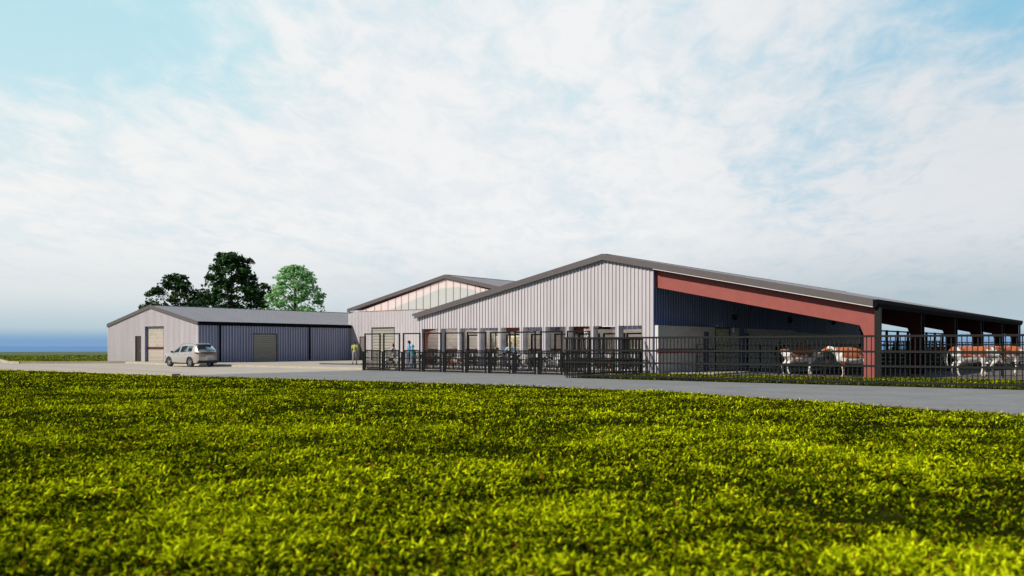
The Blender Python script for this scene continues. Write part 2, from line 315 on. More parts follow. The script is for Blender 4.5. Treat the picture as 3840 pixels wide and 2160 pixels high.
def person(label, loc, rz, sc, skin, hair, top, bottom, shoe, arms, legs=None, shorts=False, sleeves='short', hairstyle='short', lean=0.0, headturn=0.0, voxel=.0095, skirt=False, hood=False, female=False, extra=None):
    skin_dk = tuple(c*.55 for c in skin); lip = (skin[0]*.75, skin[1]*.45, skin[2]*.45)
    t = thing('person', label, 'person', loc, rz, None, sc)
    sw = .165 if female else .19; sh = Vector((0, lean*.5, 1.43)); hip = .085
    lx = legs or {1: ((.10,.015,.50),(.105,-.03,.085)), -1: ((-.10,.015,.50),(-.105,-.03,.085))}
    b = Body()
    # torso and neck
    b.ell((0,0,.95),(.155,.105,.13), skin); b.cone((0,0,.98),.12,(0,lean*.25,1.18),.115, skin)
    b.ell((0,lean*.4,1.28),(.165 if not female else .145,.11,.17), skin)
    b.cone((-sw+.04,lean*.5,1.41),.06,(sw-.04,lean*.5,1.41),.06, skin)
    b.cone((0,lean*.5,1.40),.06,(0,lean*.55+.015,1.54),.052, skin)
    hc = Vector((0,lean*.6+.025,1.635)); ct, st = math.cos(headturn), math.sin(headturn)
    def H(x, y, z): return hc + Vector((x*ct - y*st, x*st + y*ct, z))
    Rz = Matrix.Rotation(headturn, 3, 'Z')
    b.ell(H(0,-.01,.02),(.077,.098,.102), skin, Rz); b.ell(H(0,.022,-.055),(.056,.066,.062), skin, Rz)
    b.cone(H(0,.078,.01),.012,H(0,.101,-.026),.017, skin)                       # nose
    for s in (-1, 1):
        b.ell(H(s*.079,-.012,-.008),(.012,.022,.032), skin, Rz)                 # ears
        b.ell(H(s*.031,.078,.012),(.016,.013,.010), skin_dk, Rz)                # eyes
    b.ell(H(0,.085,-.058),(.024,.010,.010), lip, Rz)                            # mouth
    # limbs
    for s in (-1, 1):
        kn, an = Vector(lx[s][0]), Vector(lx[s][1])
        b.chain([(s*hip,0,.92), (Vector((s*hip,0,.92))+kn)*.5, kn], [.095,.085,.058], skin)
        b.chain([kn, kn*.62+an*.38+Vector((0,-.015,0)), an], [.056,.056,.036], skin)
        b.chain([an, an+Vector((s*.012,.13,-.05))], [.04,.03], skin)
        el, wr = Vector(arms[s][0]), Vector(arms[s][1])
        sp = Vector((s*sw, lean*.5, 1.41))
        b.chain([sp, (sp+el)*.5, el], [.054,.047,.038], skin); b.chain([el, el*.6+wr*.4, wr], [.039,.037,.026], skin)
        d = Vector(arms[s][2]) if len(arms[s]) > 2 else (wr-el)
        n = Vector(arms[s][3]) if len(arms[s]) > 3 else Vector((-s, .2, 0))
        hand_prims(b, wr, d, n, skin, curl=arms[s][4] if len(arms[s]) > 4 else .45, thumb=None)
    link_mesh('body', b.mesh('body', voxel, M['skin'], smooth=2), t)
    # top
    g = Body()
    g.cone((0,0,.99),.135,(0,lean*.25,1.18),.128, top); g.ell((0,lean*.4,1.28),(.185 if not female else .163,.128,.175), top); g.ell((0,0,.98),(.178,.128,.09), top)
    g.cone((-sw+.03,lean*.5,1.41),.071,(sw-.03,lean*.5,1.41),.071, top); g.cone((0,lean*.5,1.43),.07,(0,lean*.52,1.475),.062, tuple(c*.85 for c in top))
    if female: g.ell((0,.09+lean*.4,1.27),(.12,.06,.07), top)
    for s in (-1, 1):
        el, wr = Vector(arms[s][0]), Vector(arms[s][1]); sp = Vector((s*sw, lean*.5, 1.41))
        e2 = sp + (el-sp)*(.66 if sleeves == 'short' else 1.0)
        g.chain([sp, e2], [.068, .058 if sleeves == 'short' else .05], top)
        if sleeves == 'long': g.chain([el, el+(wr-el)*.88], [.05,.041], top)
        if sleeves == 'rolled': g.chain([el, el+(wr-el)*.3], [.051,.047], top)
    if hood:
        g.ell(H(0,-.028,.022),(.105,.118,.125), top); g.cone((0,-.02,1.45),.085,H(0,-.05,-.03),.09, top)
    link_mesh('shirt', g.mesh('shirt', voxel*1.15, M['skin'], smooth=3), t)
    q = Body()
    q.ell((0,0,.945),(.17,.122,.115), bottom)
    for s in (-1, 1):
        kn, an = Vector(lx[s][0]), Vector(lx[s][1]); hp = Vector((s*hip,0,.92))
        if skirt: q.cone(hp,.105,hp+(kn-hp)*.85+Vector((-s*.02,0,0)),.125, bottom)
        elif shorts: q.chain([hp, (hp+kn)*.5, kn+Vector((0,0,-.03))], [.108,.102,.084], bottom)
        else: q.chain([hp, (hp+kn)*.5, kn, an+Vector((0,0,.03))], [.108,.096,.072,.062], bottom)
    if skirt: q.cone((0,0,.9),.14,(0,0,.6),.16, bottom)
    link_mesh('skirt' if skirt else ('shorts' if shorts else 'trousers'), q.mesh('bottom', voxel*1.15, M['skin'], smooth=3), t)
    for s in (-1, 1):
        an = Vector(lx[s][1]); f = Body(); f.chain([an+Vector((0,-.02,-.04)), an+Vector((s*.012,.14,-.05))], [.047,.04], shoe); f.cone(an, .046, an+Vector((0,0,.03)), .046, shoe)
        link_mesh('shoe', f.mesh('shoe', voxel*1.2, M['skin'], smooth=2), t)
    if hairstyle and not hood:
        h = Body(); h.ell(H(0,-.026,.04),(.087,.096,.094), hair, Rz)
        if hairstyle == 'bob':
            for s in (-1, 1): h.cone(H(s*.06,-.03,.04),.045,H(s*.068,-.02,-.075),.036, hair)
            h.cone(H(0,-.06,.04),.06,H(0,-.068,-.08),.05, hair)
        if hairstyle == 'long': h.cone(H(0,-.06,.04),.06,H(0,-.085,-.17),.05, hair)
        if hairstyle == 'short': h.ell(H(0,-.045,-.005),(.078,.068,.075), hair, Rz)
        link_mesh('hair', h.mesh('hair', voxel, M['skin'], smooth=2), t)
    return t
def link_mesh(name, me, parent):
    o = bpy.data.objects.new(name, me); link(o); o.parent = parent; return o
REST = lambda s: ((s*.25,-.02,1.13),(s*.27,.05,.88))
# ---- cattle: local frame facing +X
def fbm(V, sc, seed, octs=3):
    out = np.zeros(len(V)); o = Vector((seed*13.7, seed*7.1, seed*3.3))
    for i, v in enumerate(V):
        out[i] = mnoise.fractal(Vector((float(v[0]), float(v[1]), float(v[2])))*sc + o, 1.0, 2.0, octs)
    return out
def cattle_mesh(name, pattern, head='low', udder=True, voxel=.026, calf=False, seed=1, stride=.1):
    W = (.80,.77,.71); base = W; hoof = (.50,.40,.28)
    if pattern == 'brown': base = (.16,.05,.022)
    b = Body(); k = .82 if calf else 1.0
    b.ell((.42,0,1.0),(.40,.27*k,.37*k), base); b.ell((0,0,.96),(.58,.31*k,.36*k), base); b.ell((-.55,0,1.08),(.36,.27*k,.30), base)
    b.cone((-.74,0,1.24),.15,(.55,0,1.24),.155, base); b.cone((-.72,.13*k,1.2),.11,(-.72,-.13*k,1.2),.11, base)
    b.ell((.62,0,.9),(.2,.19*k,.26*k), base)
    if head == 'low': hp, mz, nk = Vector((1.12,0,.98)), Vector((1.36,0,.62)), Vector((.66,0,1.14))
    elif head == 'down': hp, mz, nk = Vector((1.08,0,.55)), Vector((1.18,0,.14)), Vector((.66,0,1.08))
    elif head == 'turn': hp, mz, nk = Vector((1.12,-.10,1.32)), Vector((1.50,-.30,1.12)), Vector((.64,0,1.16))
    else: hp, mz, nk = Vector((1.02,0,1.48)), Vector((1.40,0,1.30)), Vector((.62,0,1.16))
    b.cone(nk,.225*k,nk*.35+hp*.65+Vector((0,0,-.03)),.15*k, base); b.cone(nk*.35+hp*.65,.15*k,hp,.125, base); b.cone(nk+Vector((.02,0,-.16)),.14*k,hp+Vector((-.06,0,-.09)),.07, base)
    b.cone(hp,.125,hp*.45+mz*.55,.092, base); b.cone(hp*.45+mz*.55,.092,mz,.078, (.62,.42,.36) if pattern != 'bw' else (.12,.11,.11))
    sd = Vector((0,1,0)); f = (mz-hp).normalized(); up = sd.cross(f)*-1
    if up.z < 0 and head not in ('down',): up = -up
    for s in (-1, 1):
        e = hp - f*.02 + sd*s*.10
        b.chain([e, e+sd*s*.10+Vector((0,0,-.01))-f*.03, e+sd*s*.17+Vector((0,0,-.05))-f*.02], [.035,.042,.018], base)
        b.ell(hp+f*.13+sd*s*.085+up*.035,(.024,.018,.024),(.015,.01,.01))
        b.ell(mz+f*.05+sd*s*.035+up*.02,(.018,.014,.018),(.2,.1,.09))
        st = stride*s
        fr = [(.46,s*.17*k,.86),(.50+st*.4,s*.175*k,.46),(.48+st,s*.17*k,.13),(.52+st,s*.17*k,.045)]
        b.chain(fr, [.125*k,.064,.046,.058], base); b.cone(fr[2],.046,fr[3],.06, hoof)
        hn = [(-.60,s*.16*k,.98),(-.46-st*.3,s*.19*k,.74),(-.74-st*.7,s*.17*k,.47),(-.68-st,s*.17*k,.12),(-.64-st,s*.17*k,.045)]
        b.chain(hn, [.20*k,.135*k,.062,.046,.058], base); b.cone(hn[3],.046,hn[4],.06, hoof)
    b.chain([(-.88,0,1.26),(-1.0,.01,1.1),(-1.03,.02,.75),(-1.0,.03,.48)], [.04,.026,.022,.04], base); b.cone((-1.01,.03,.58),.03,(-.99,.03,.40),.042, base)
    if udder:
        b.ell((-.36,0,.64),(.17,.15,.13), (.62,.40,.33))
        for s in (-1, 1):
            for dx in (-.07,.06): b.cone((-.36+dx,s*.07,.56),.022,(-.36+dx,s*.07,.47),.014, (.60,.38,.32))
    def colfn(V, col):
        x, y, z = V[:, 0], V[:, 1], V[:, 2]
        n = fbm(V, 2.1, seed, 4); n2 = fbm(V*np.array([1,1,.55]), 5.5, seed+5, 3)
        keep = np.abs(col-np.array(base)).sum(1) > .01
        out = col.copy()
        if pattern == 'red':
            br = np.array((.50,.165,.06)); dk = np.array((.27,.068,.028))
            edge = .93 + .10*n2 + .09*n
            mask = (z > edge) & (x > -.42+.10*n2) & (x < .86)
            mask |= (x < -.66+.07*n2) & (z > 1.12+.06*n) 
            mask |= (np.abs(x+.50) < .06+.05*n2) & (z > 1.2)
            mask |= (x > .42) & (x < .62) & (z < .74) & (z > .36+.05*n2) & (y > 0)
            mask |= (x > .98) & (n > .12)
            mask &= ~((x > .60+.06*n2) & (x < .86) & (z < 1.24+.1*n))
            t = np.clip((z-.85)/.5, 0, 1)[:, None]  # upper coat lightened; sunlit tops are put into the colour
            out = np.where(mask[:, None], dk*(1-t)+br*t, out)
        elif pattern == 'bw':
            bk = np.array((.016,.015,.016)); mask = (n > .22) | ((x > .55) & (n > -.1)) | ((z < .5) & (z > .15) & (n2 > .1))
            out = np.where(mask[:, None], bk, out)
        elif pattern == 'brown':
            w = np.array((.55,.35,.2)); mask = (z < .62) & (n2 > .0); out = np.where(mask[:, None], w, out)
        elif pattern == 'pinto':
            og = np.array((.42,.13,.04)); bk = np.array((.02,.018,.018)); m1 = (x > .5) | (n > .02); m2 = (n2 > .28) & (x < 0)
            out = np.where(m1[:, None], og, out); out = np.where(m2[:, None], bk, out)
        elif pattern == 'rw':
            rd = np.array((.16,.035,.025)); m1 = (z < 1.06+.1*n) & (n2 > -.35) & (z > .2); out = np.where(m1[:, None], rd, out)
        out[keep] = col[keep]; return out
    return b.mesh(name, voxel, M['coat'], colfn, smooth=3)

# ------------------------------------------------------------------ site constants (metres; camera at the origin, 1.6 m up)
TH = R(37.785); FPX = 3296.0; HY = 1298.1; CAMH = 1.6
XC, HW, ZA, ZE = -27.781, 15.449, 7.079, 3.88           # barn ridge, half width, ridge and eave heights
SL = (ZA-ZE)/HW; YG = 44.67; YW = 44.82; YF = 90.4
ROOFZ = lambda X: ZA - SL*abs(X-XC)
PLAT = .14
# ------------------------------------------------------------------ corrugated sheet walls
def corrugated(mb, axis, plane, out, u0, u1, zlo, ztop, holes=(), pitch=.30, dep=.04):
    """ribbed wall; axis 'x': runs along X at Y=plane, ribs stand out by 'out' (+1/-1); ztop is a function of u"""
    cuts = [u0]; k = 0; prof = [(0, 0), (.17, 0), (.20, 1), (.27, 1), (.30, 0)]
    pts = []
    n = int((u1-u0)/pitch)+2
    for i in range(n):
        for (du, h) in prof[:-1]: pts.append((u0+i*pitch+du*pitch/.30, h))
    pts.append((u0+n*pitch, 0))
    def hgt(u):
        for a, b in zip(pts[:-1], pts[1:]):
            if a[0] <= u <= b[0]:
                t = (u-a[0])/max(1e-9, b[0]-a[0]); return a[1]+(b[1]-a[1])*t
        return 0
    us = sorted(set([round(p[0], 4) for p in pts if u0 < p[0] < u1] + [u0, u1] + [round(h[j], 4) for h in holes for j in (0, 1)]))
    def pt(u, z):
        d = plane + out*dep*hgt(u)
        return (u, d, z) if axis == 'x' else (d, u, z)
    for a, b in zip(us[:-1], us[1:]):
        mid = (a+b)/2; spans = [(zlo, None)]
        for h in holes:
            if h[0] <= mid <= h[1]:
                ns = []
                for (s0, s1) in spans:
                    if h[2] > s0: ns.append((s0, h[2]))
                    ns.append((h[3], s1))
                spans = ns
        for (s0, s1) in spans:
            za = ztop(a) if s1 is None else s1; zb = ztop(b) if s1 is None else s1
            if max(za, zb) <= s0+.001: continue
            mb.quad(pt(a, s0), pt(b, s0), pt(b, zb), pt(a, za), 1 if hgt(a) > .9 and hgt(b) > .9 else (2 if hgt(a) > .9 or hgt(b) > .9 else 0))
    return mb
def shutter_mb(x0, x1, y, z0, z1, pitch=.19, axis='x', out=-1, dep=.05):
    mb = MB(); n = max(2, int(round((z1-z0)/pitch)))
    prof = []
    for i in range(n):
        zz = z0+(z1-z0)*i/n; p = (z1-z0)/n
        for t, h in ((0,0),(.12,.75),(.35,1),(.65,1),(.88,.75)): prof.append((zz+t*p, h))
    prof.append((z1, 0))
    for (za, ha), (zb, hb) in zip(prof[:-1], prof[1:]):
        if axis == 'x': mb.quad((x0,y+out*dep*ha,za),(x1,y+out*dep*ha,za),(x1,y+out*dep*hb,zb),(x0,y+out*dep*hb,zb))
        else: mb.quad((y+out*dep*ha,x0,za),(y+out*dep*ha,x1,za),(y+out*dep*hb,x1,zb),(y+out*dep*hb,x0,zb))
    return mb

# ------------------------------------------------------------------ SETTING: ground, road, yard, blue horizon sheet
def sheet(name, poly, z, m, kind='structure'):
    mb = MB(); mb.add([(p[0], p[1], z) for p in poly], [tuple(range(len(poly)))])
    o = mb.build(name, m, fix=False); tag(o, kind=kind)
    me = o.data
    if me.polygons[0].normal.z < 0: me.flip_normals()
    return o
def circle(r, n=96): return [(r*math.cos(2*math.pi*k/n), r*math.sin(2*math.pi*k/n)) for k in range(n)]
sheet('horizon_sheet', circle(9000), -.35, M['sea'])  # added sheet that continues the blue sky band under the horizon
sheet('ground', circle(292), -.05, M['field'])
def edge_curve(X):
    xs = [-130,-95,-75,-63.7,-54.5,-44,-37.9,-30.6,-21.9,-14.2,-3.3,4,12,25]
    ys = [18,23.0,25.0,25.6,26.4,26.4,27.3,27.9,28.6,27.7,23.6,20.5,16.5,10]
    return np.interp(X, xs, ys)
ex = list(np.linspace(-130, 25, 70))
lawn_poly = [(x, float(edge_curve(x))) for x in ex] + [(25,-40),(-130,-40)]
sheet('lawn_soil', lawn_poly, -.012, M['soil'])
road_poly = [(x, float(edge_curve(x))-.3) for x in np.linspace(-43.8, 60, 50) if x < 25] + [(60,-4),(60,36.9),(-25.0,36.9),(-25.0,40.4),(-43.8,40.4)]
sheet('road', road_poly, -.004, M['asphalt'])
yard_poly = [(x, float(edge_curve(x))-.3) for x in np.linspace(-130, -43.8, 40)] + [(-43.8,41.1),(-79.2,43.2),(-85.4,36.2),(-89.5,36.6),(-92,41),(-130,31)]
sheet('concrete_yard', yard_poly, -.008, M['yard'])
# kerb between yard and lawn
kb = MB(); kx = list(np.linspace(-100, -43.7, 44))
for a, b in zip(kx[:-1], kx[1:]):
    ya, yb = float(edge_curve(a)), float(edge_curve(b))
    kb.add([(a,ya-.12,-.03),(b,yb-.12,-.03),(b,yb+.40,-.03),(a,ya+.40,-.03),(a,ya-.12,.10),(b,yb-.12,.10),(b,yb+.36,.10),(a,ya+.36,.10)],
           [(4,5,6,7),(3,7,6,2),(0,1,5,4),(1,2,6,5),(0,4,7,3)])
tag(kb.build('lawn_kerb', M['kerb']), kind='structure')
dm = MB(); dx_ = list(np.linspace(-43.6, 24, 60))
for a, b in zip(dx_[:-1], dx_[1:]):
    ya, yb = float(edge_curve(a)), float(edge_curve(b)); dm.quad((a,ya-.4,.004),(b,yb-.4,.004),(b,yb+.28,.004),(a,ya+.28,.004))
tag(dm.build('earth_edge', M['dirt'], fix=False), kind='structure')
# raised platform along the buildings, its kerb face towards the yard
pl = MB(); plan = [(-79.2,43.05),(-71,41.6),(-62,41.15),(-52,41.1),(-43.85,40.75),(-43.2,44.3),(-43.2,62.2),(-69.5,62.2),(-69.5,44.4),(-79.2,44.4)]
pl.prism(plan, 'z', -.02, PLAT); tag(pl.build('platform', M['platform']), kind='structure')
kl = MB(); ks = plan[:5]
for a, b in zip(ks[:-1], ks[1:]): kl.add([(a[0],a[1]-.14,-.02),(b[0],b[1]-.14,-.02),(b[0],b[1]-.003,-.02),(a[0],a[1]-.003,-.02),(a[0],a[1]-.11,PLAT+.005),(b[0],b[1]-.11,PLAT+.005),(b[0],b[1]-.003,PLAT+.005),(a[0],a[1]-.003,PLAT+.005)],[(0,1,5,4),(4,5,6,7),(1,2,6,5),(3,0,4,7)])
tag(kl.build('platform_kerb', M['kerb']), kind='structure')
sheet('dark_path', [(-59.6,49.8),(-55.5,46.3),(-43.25,46.3),(-43.25,50.4),(-50,50.6)], PLAT+.004, M['darkpave'])
# grassed island left of the shed, with its pale kerb and the dark lane behind it
isl = [(-85.4,36.3),(-79.3,43.1),(-79.3,44.4),(-85.5,44.4),(-85.5,55.4),(-95.5,49.5),(-106,42.8),(-89.3,36.8),(-87.2,36.1)]
ip = MB(); ip.prism(isl, 'z', -.03, .07); tag(ip.build('grass_island', M['lawnfar']), kind='structure')
ik = MB(); ring = [(-105.9,42.7),(-89.3,36.8),(-87.2,36.1),(-85.4,36.3),(-79.3,43.1)]
for a, b in zip(ring[:-1], ring[1:]):
    d = Vector((b[0]-a[0], b[1]-a[1], 0)).normalized(); n = Vector((d.y, -d.x, 0))
    A, B = Vector((a[0],a[1],0)), Vector((b[0],b[1],0))
    ik.add([A+n*.2+Vector((0,0,-.03)),B+n*.2+Vector((0,0,-.03)),B+n*.17+Vector((0,0,.2)),A+n*.17+Vector((0,0,.2)),B+n*.003+Vector((0,0,.2)),A+n*.003+Vector((0,0,.2))],[(0,1,2,3),(3,2,4,5)])
tag(ik.build('island_kerb', M['kerb']), kind='structure')
sheet('back_lawn', [(-86,70),(-86,55.5),(-95.5,49.6),(-106,43),(-112,39),(-130,30),(-186,26),(-172,48),(-163,66),(-156,82),(-146,104),(-130,128),(-80,150)], -.02, M['lawnfar'])
sheet('dark_lane', [(-112,39),(-106,43),(-95.5,49.7),(-86,55.7),(-86,63.5),(-98,62),(-107.5,56),(-118,47.7),(-128,40),(-140,33),(-130,29)], -.014, M['gutter'])
# red painted line across the yard
rl = MB(); P0, P1 = Vector((-98,36.2,0)), Vector((-47.5,29.7,0)); dd = (P1-P0).normalized(); nn = Vector((-dd.y, dd.x, 0))*.045
rl.quad(tuple(P0-nn)[:2]+(0,), tuple(P1-nn)[:2]+(0,), tuple(P1+nn)[:2]+(0,), tuple(P0+nn)[:2]+(0,))
o = rl.build('road_marking', M['redpaint'], fix=False); tag(o, kind='structure')
# floors
sheet('pen_floor', [(-43.8,40.4),(-24.9,40.4),(-24.9,44.8),(-43.15,44.8)], -.0005, M['penfloor'])
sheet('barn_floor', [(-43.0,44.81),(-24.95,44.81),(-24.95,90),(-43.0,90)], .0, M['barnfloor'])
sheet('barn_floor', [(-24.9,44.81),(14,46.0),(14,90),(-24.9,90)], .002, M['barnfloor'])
wk = MB(); wk.box(-24.33,-21.1,45.6,66,-.02,.07); tag(wk.build('walkway', M['platform']), kind='structure')
bk = MB(); bk.box(-19.95,-19.8,45.4,60,-.02,.06); tag(bk.build('floor_kerb', M['kerb_gleam']), kind='structure')
sheet('verge_soil', [(-24.95,36.95),(40,36.95),(40,45.95),(-12,44.79),(-24.95,44.79)], .004, M['soil'])
# ------------------------------------------------------------------ BUILDINGS
def gable_roof(parent, xc, hw, za, ze, y0, y1, th=.09, seam=.6):
    sl = (za-ze)/hw; mb = MB()
    for s in (-1, 1):
        x1 = xc+s*hw
        mb.prism([(xc, za), (x1, ze), (x1, ze-th), (xc, za-th)], 'y', y0, y1)
    n = int((y1-y0)/seam)
    for i in range(1, n):
        y = y0+i*seam
        for s in (-1, 1): mb.prism([(xc+s*.24, za-.24*sl+.03), (xc+s*(hw-.02), ze+.034), (xc+s*(hw-.02), ze-.02), (xc+s*.24, za-.24*sl-.02)], 'y', y, y+.045)
    mb.box(xc-.22, xc+.22, y0, y1, za-.05, za+.015)
    return mb.build('roof', M['roof'], parent, world=True)
def rake(parent, xc, hw, za, ze, y, h, side, th=.06):
    x1 = xc+side*(hw+.02); mb = MB()
    mb.prism([(xc, za+.02), (x1, ze+.02), (x1, ze-h), (xc, za-h)], 'y', y-th, y)
    return mb.build('rake_fascia', M['fascia'], parent, world=True)
def door(parent, x0, x1, y, z0, z1, m, axis='x', handle=1):
    mb = MB(); fr = MB()
    if axis == 'x':
        mb.box(x0+.04, x1-.04, y+.06, y+.11, z0, z1-.04)
        fr.box(x0, x0+.04, y+.0, y+.14, z0, z1).box(x1-.04, x1, y+.0, y+.14, z0, z1).box(x0+.04, x1-.04, y+.003, y+.14, z1-.04, z1)
    else:
        mb.box(y-.11, y-.03, x0+.04, x1-.04, z0, z1-.04)
        fr.box(y-.14, y+.02, x0, x0+.04, z0, z1).box(y-.14, y+.02, x1-.04, x1, z0, z1).box(y-.14, y+.017, x0+.04, x1-.04, z1-.04, z1)
    d = mb.build('door', m, parent, world=True)
    f = fr.build('door_frame', M['frame'], d); f.matrix_parent_inverse = Matrix.Identity(4)
    off = Vector(parent.location); f.location = -off
    h = MB(); zz = z0+1.02
    if axis == 'x':
        xx = x1-.16 if handle > 0 else x0+.16
        h.box(xx-.03, xx+.03, y+.035, y+.06, zz-.12, zz+.12).bar((xx, y+.02, zz+.03), (xx-.15*handle, y+.02, zz+.03), .035)
    else:
        yy = x1-.2; h.box(y-.03, y-.005, yy-.03, yy+.03, zz-.12, zz+.12).bar((y+.01, yy, zz+.03), (y+.01, yy-.15, zz+.03), .035)
    hh = h.build('door_handle', M['chrome'], d); hh.location = -off
    return d
# --- low metal shed on the left
sx, shw, sza, sze, sy0, sy1 = -77.52, 7.9, 5.46, 3.79, 44.47, 62.18
shed = thing('metal_shed', 'low metal shed with a grey gable roof beside the parked silver car', 'shed', (sx, sy0, 0))
ssl = (sza-sze)/shw; sroof = lambda x: sza-.12-ssl*abs(x-sx)
holes = [(-80.24,-79.18,PLAT,2.57), (-78.47,-75.24,PLAT,3.46)]
corrugated(MB(), 'x', sy0+.04, -1, -85.42, -69.63, .02, sroof, holes, pitch=.20, dep=.03).build('front_wall', [M['clad'], M['clad_rib'], M['clad_edge_shade']], shed, world=True, fix=False)
corrugated(MB(), 'y', -69.66, 1, sy0+.05, sy1, .02, lambda u: 3.62, [(50.22,52.98,PLAT,2.78)], pitch=.30, dep=.05).build('side_wall', [M['clad_shade'], M['side_rib_lit'], M['side_edge_shade']], shed, world=True, fix=False)
MB().box(-85.45, -85.36, sy0+.045, 76, .02, 3.6).build('rear_wall', M['clad'], shed, world=True)
gable_roof(shed, sx, shw, sza, sze, sy0-.02, 76, seam=.62)
for s in (-1, 1): rake(shed, sx, shw, sza, sze, sy0-.02, .30, s)
g = MB(); g.prism([(-69.60,3.80),(-69.40,3.80),(-69.40,3.66),(-69.47,3.47),(-69.60,3.47)], 'y', sy0-.05, sy1+.05); g.build('gutter', M['gutter'], shed, world=True)
for y in (46.62, 56.82):
    MB().box(-69.56, -69.44, y-.07, y+.07, PLAT+.1, 3.5).build('downpipe', M['gutter'], shed, world=True)
door(shed, -80.24, -79.18, sy0+.05, PLAT, 2.57, M['door_dark'])
# alcove: reveal, block wall with its dark red stripe
rv = MB(); rv.box(-78.53, -78.47, sy0+.05, sy0+.36, PLAT, 3.50).box(-75.24, -75.18, sy0+.05, sy0+.36, PLAT, 3.50).box(-78.47, -75.24, sy0+.05, sy0+.36, 3.46, 3.52)
rv.build('alcove_reveal', M['clad_in_shade'], shed, world=True)
MB().box(-78.47, -75.24, sy0+.30, sy0+.44, PLAT-.05, 3.455).build('alcove_block_wall', M['block_tan'], shed, world=True)
MB().box(-78.46, -75.25, sy0+.285, sy0+.305, 1.30, 1.53).build('red_stripe', M['stripe'], shed, world=True)
def roller(parent, name, x0, x1, y, z0, z1, axis, out, m=M['shutter'], pitch=.2):
    off = Vector(parent.location)
    s = shutter_mb(x0, x1, y, z0, z1, pitch, axis, out).build(name, m, parent, world=True, fix=False)
    f = MB()
    if axis == 'x': f.box(x0-.06, x0, y-.12, y+.06, z0, z1+.1).box(x1, x1+.06, y-.12, y+.06, z0, z1+.1).box(x0, x1, y-.12, y+.06, z1, z1+.1)
    else: f.box(y-.06, y+.10, x0-.06, x0, z0, z1+.1).box(y-.06, y+.10, x1, x1+.06, z0, z1+.1).box(y-.06, y+.10, x0, x1, z1, z1+.1)
    ff = f.build('shutter_frame', M['frame'], s); ff.location = -off
    return s
roller(shed, 'roller_shutter', 50.28, 52.92, -69.72, PLAT, 2.72, 'y', 1)
# --- tall hall with the glazed gable
hx, hhw, hza, hze, hy0, hy1 = -56.3, 13.72, 8.40, 5.47, 62.28, 96.0
hall = thing('glazed_hall', 'tall metal hall with pinkish glazing in its gable, behind the pens', 'hall', (hx, hy0, 0))
hsl = (hza-hze)/hhw
corrugated(MB(), 'x', hy0+.05, -1, -70.0, -42.6, .02, lambda x: min(5.19, hza-.3-hsl*abs(x-hx)), [(-68.32,-67.31,PLAT,2.6), (-66.52,-63.17,PLAT,3.5)], pitch=.22, dep=.03).build('front_wall', [M['clad'], M['clad_rib'], M['clad_edge_shade']], hall, world=True, fix=False)
MB().box(-70.03, -69.96, hy0+.06, hy1, .02, 5.2).build('side_wall', M['clad'], hall, world=True)
MB().box(-42.66, -42.58, hy0+.06, hy1, .02, 5.2).build('side_wall', M['clad'], hall, world=True)
gable_roof(hall, hx, hhw, hza, hze, hy0-.06, hy1, seam=.6)
for s in (-1, 1): rake(hall, hx, hhw, hza, hze, hy0-.06, .34, s, .07)
def hroof(x, d): return hza-d-hsl*abs(x-hx)
m = bpy.data.materials.new('pink_glazing'); m.use_nodes = True; nt = m.node_tree; nt.nodes.clear(); L = nt.links
out = nt.nodes.new('ShaderNodeOutputMaterial'); tr = nt.nodes.new('ShaderNodeBsdfTransparent'); tr.inputs[0].default_value = (1,.95,.93,1)
df = nt.nodes.new('ShaderNodeBsdfPrincipled'); df.inputs['Base Color'].default_value = (.93,.815,.775,1); df.inputs['Roughness'].default_value = .12
tcn = nt.nodes.new('ShaderNodeTexCoord'); nzn = nt.nodes.new('ShaderNodeTexNoise'); nzn.inputs['Scale'].default_value = .35; L.new(tcn.outputs['Object'], nzn.inputs['Vector'])
mrn = nt.nodes.new('ShaderNodeMapRange'); mrn.inputs['To Min'].default_value = .48; mrn.inputs['To Max'].default_value = .54; L.new(nzn.outputs['Fac'], mrn.inputs['Value'])
mx = nt.nodes.new('ShaderNodeMixShader'); L.new(mrn.outputs[0], mx.inputs[0]); L.new(tr.outputs[0], mx.inputs[1]); L.new(df.outputs[0], mx.inputs[2]); L.new(mx.outputs[0], out.inputs[0]); M['pane'] = m
gz = MB(); gl = hx-(hza-.62-5.19)/hsl; gr = hx+(hza-.62-5.19)/hsl
gz.add([(gl,hy0+.08,5.19),(gr,hy0+.08,5.19),(hx,hy0+.08,hza-.42)], [(0,1,2)])
glaz = gz.build('glazing', M['pane'], hall, world=True, fix=False)
ML = [-67.35,-66.13,-65.15,-64.15,-63.09,-62.27,-61.27,-60.22,-59.28,-58.33,-57.28,-56.3,-55.37,-54.5,-53.61,-52.66,-52.05,-51.41,-50.4,-49.4,-48.4,-47.4,-46.4]
hoff = Vector(hall.location)
for x in ML:
    k = MB().box(x-.012, x+.012, hy0+.04, hy0+.075, 5.2, max(5.25, hroof(x, .44))).build('mullion', M['fascia'], glaz); k.location = -hoff
k = MB()
for s in (-1, 1): k.prism([(hx, hza-.345), (hx+s*(hhw-.7), hze-.2), (hx+s*(hhw-.7), hze-.235), (hx, hza-.39)], 'y', hy0-.02, hy0+.06)
k.box(gl, gr, hy0-.005, hy0+.06, 5.175, 5.2)
k.build('red_trim', M['red'], hall, world=True)
MB().add([(gl,hy0+.17,5.1),(gr,hy0+.17,5.1),(hx,hy0+.17,hza-.35)], [(0,1,2)]).build('backing_board', mat('pale_backing', (.88,.82,.80), rough=.8, var=.03), hall, world=True, fix=False)  # added pale board whose colour brightens the panes in front
ig = [(-64.4,5.15),(-57.0,7.13),(-54.9,7.2),(-53.0,6.86),(-48.6,5.15)]
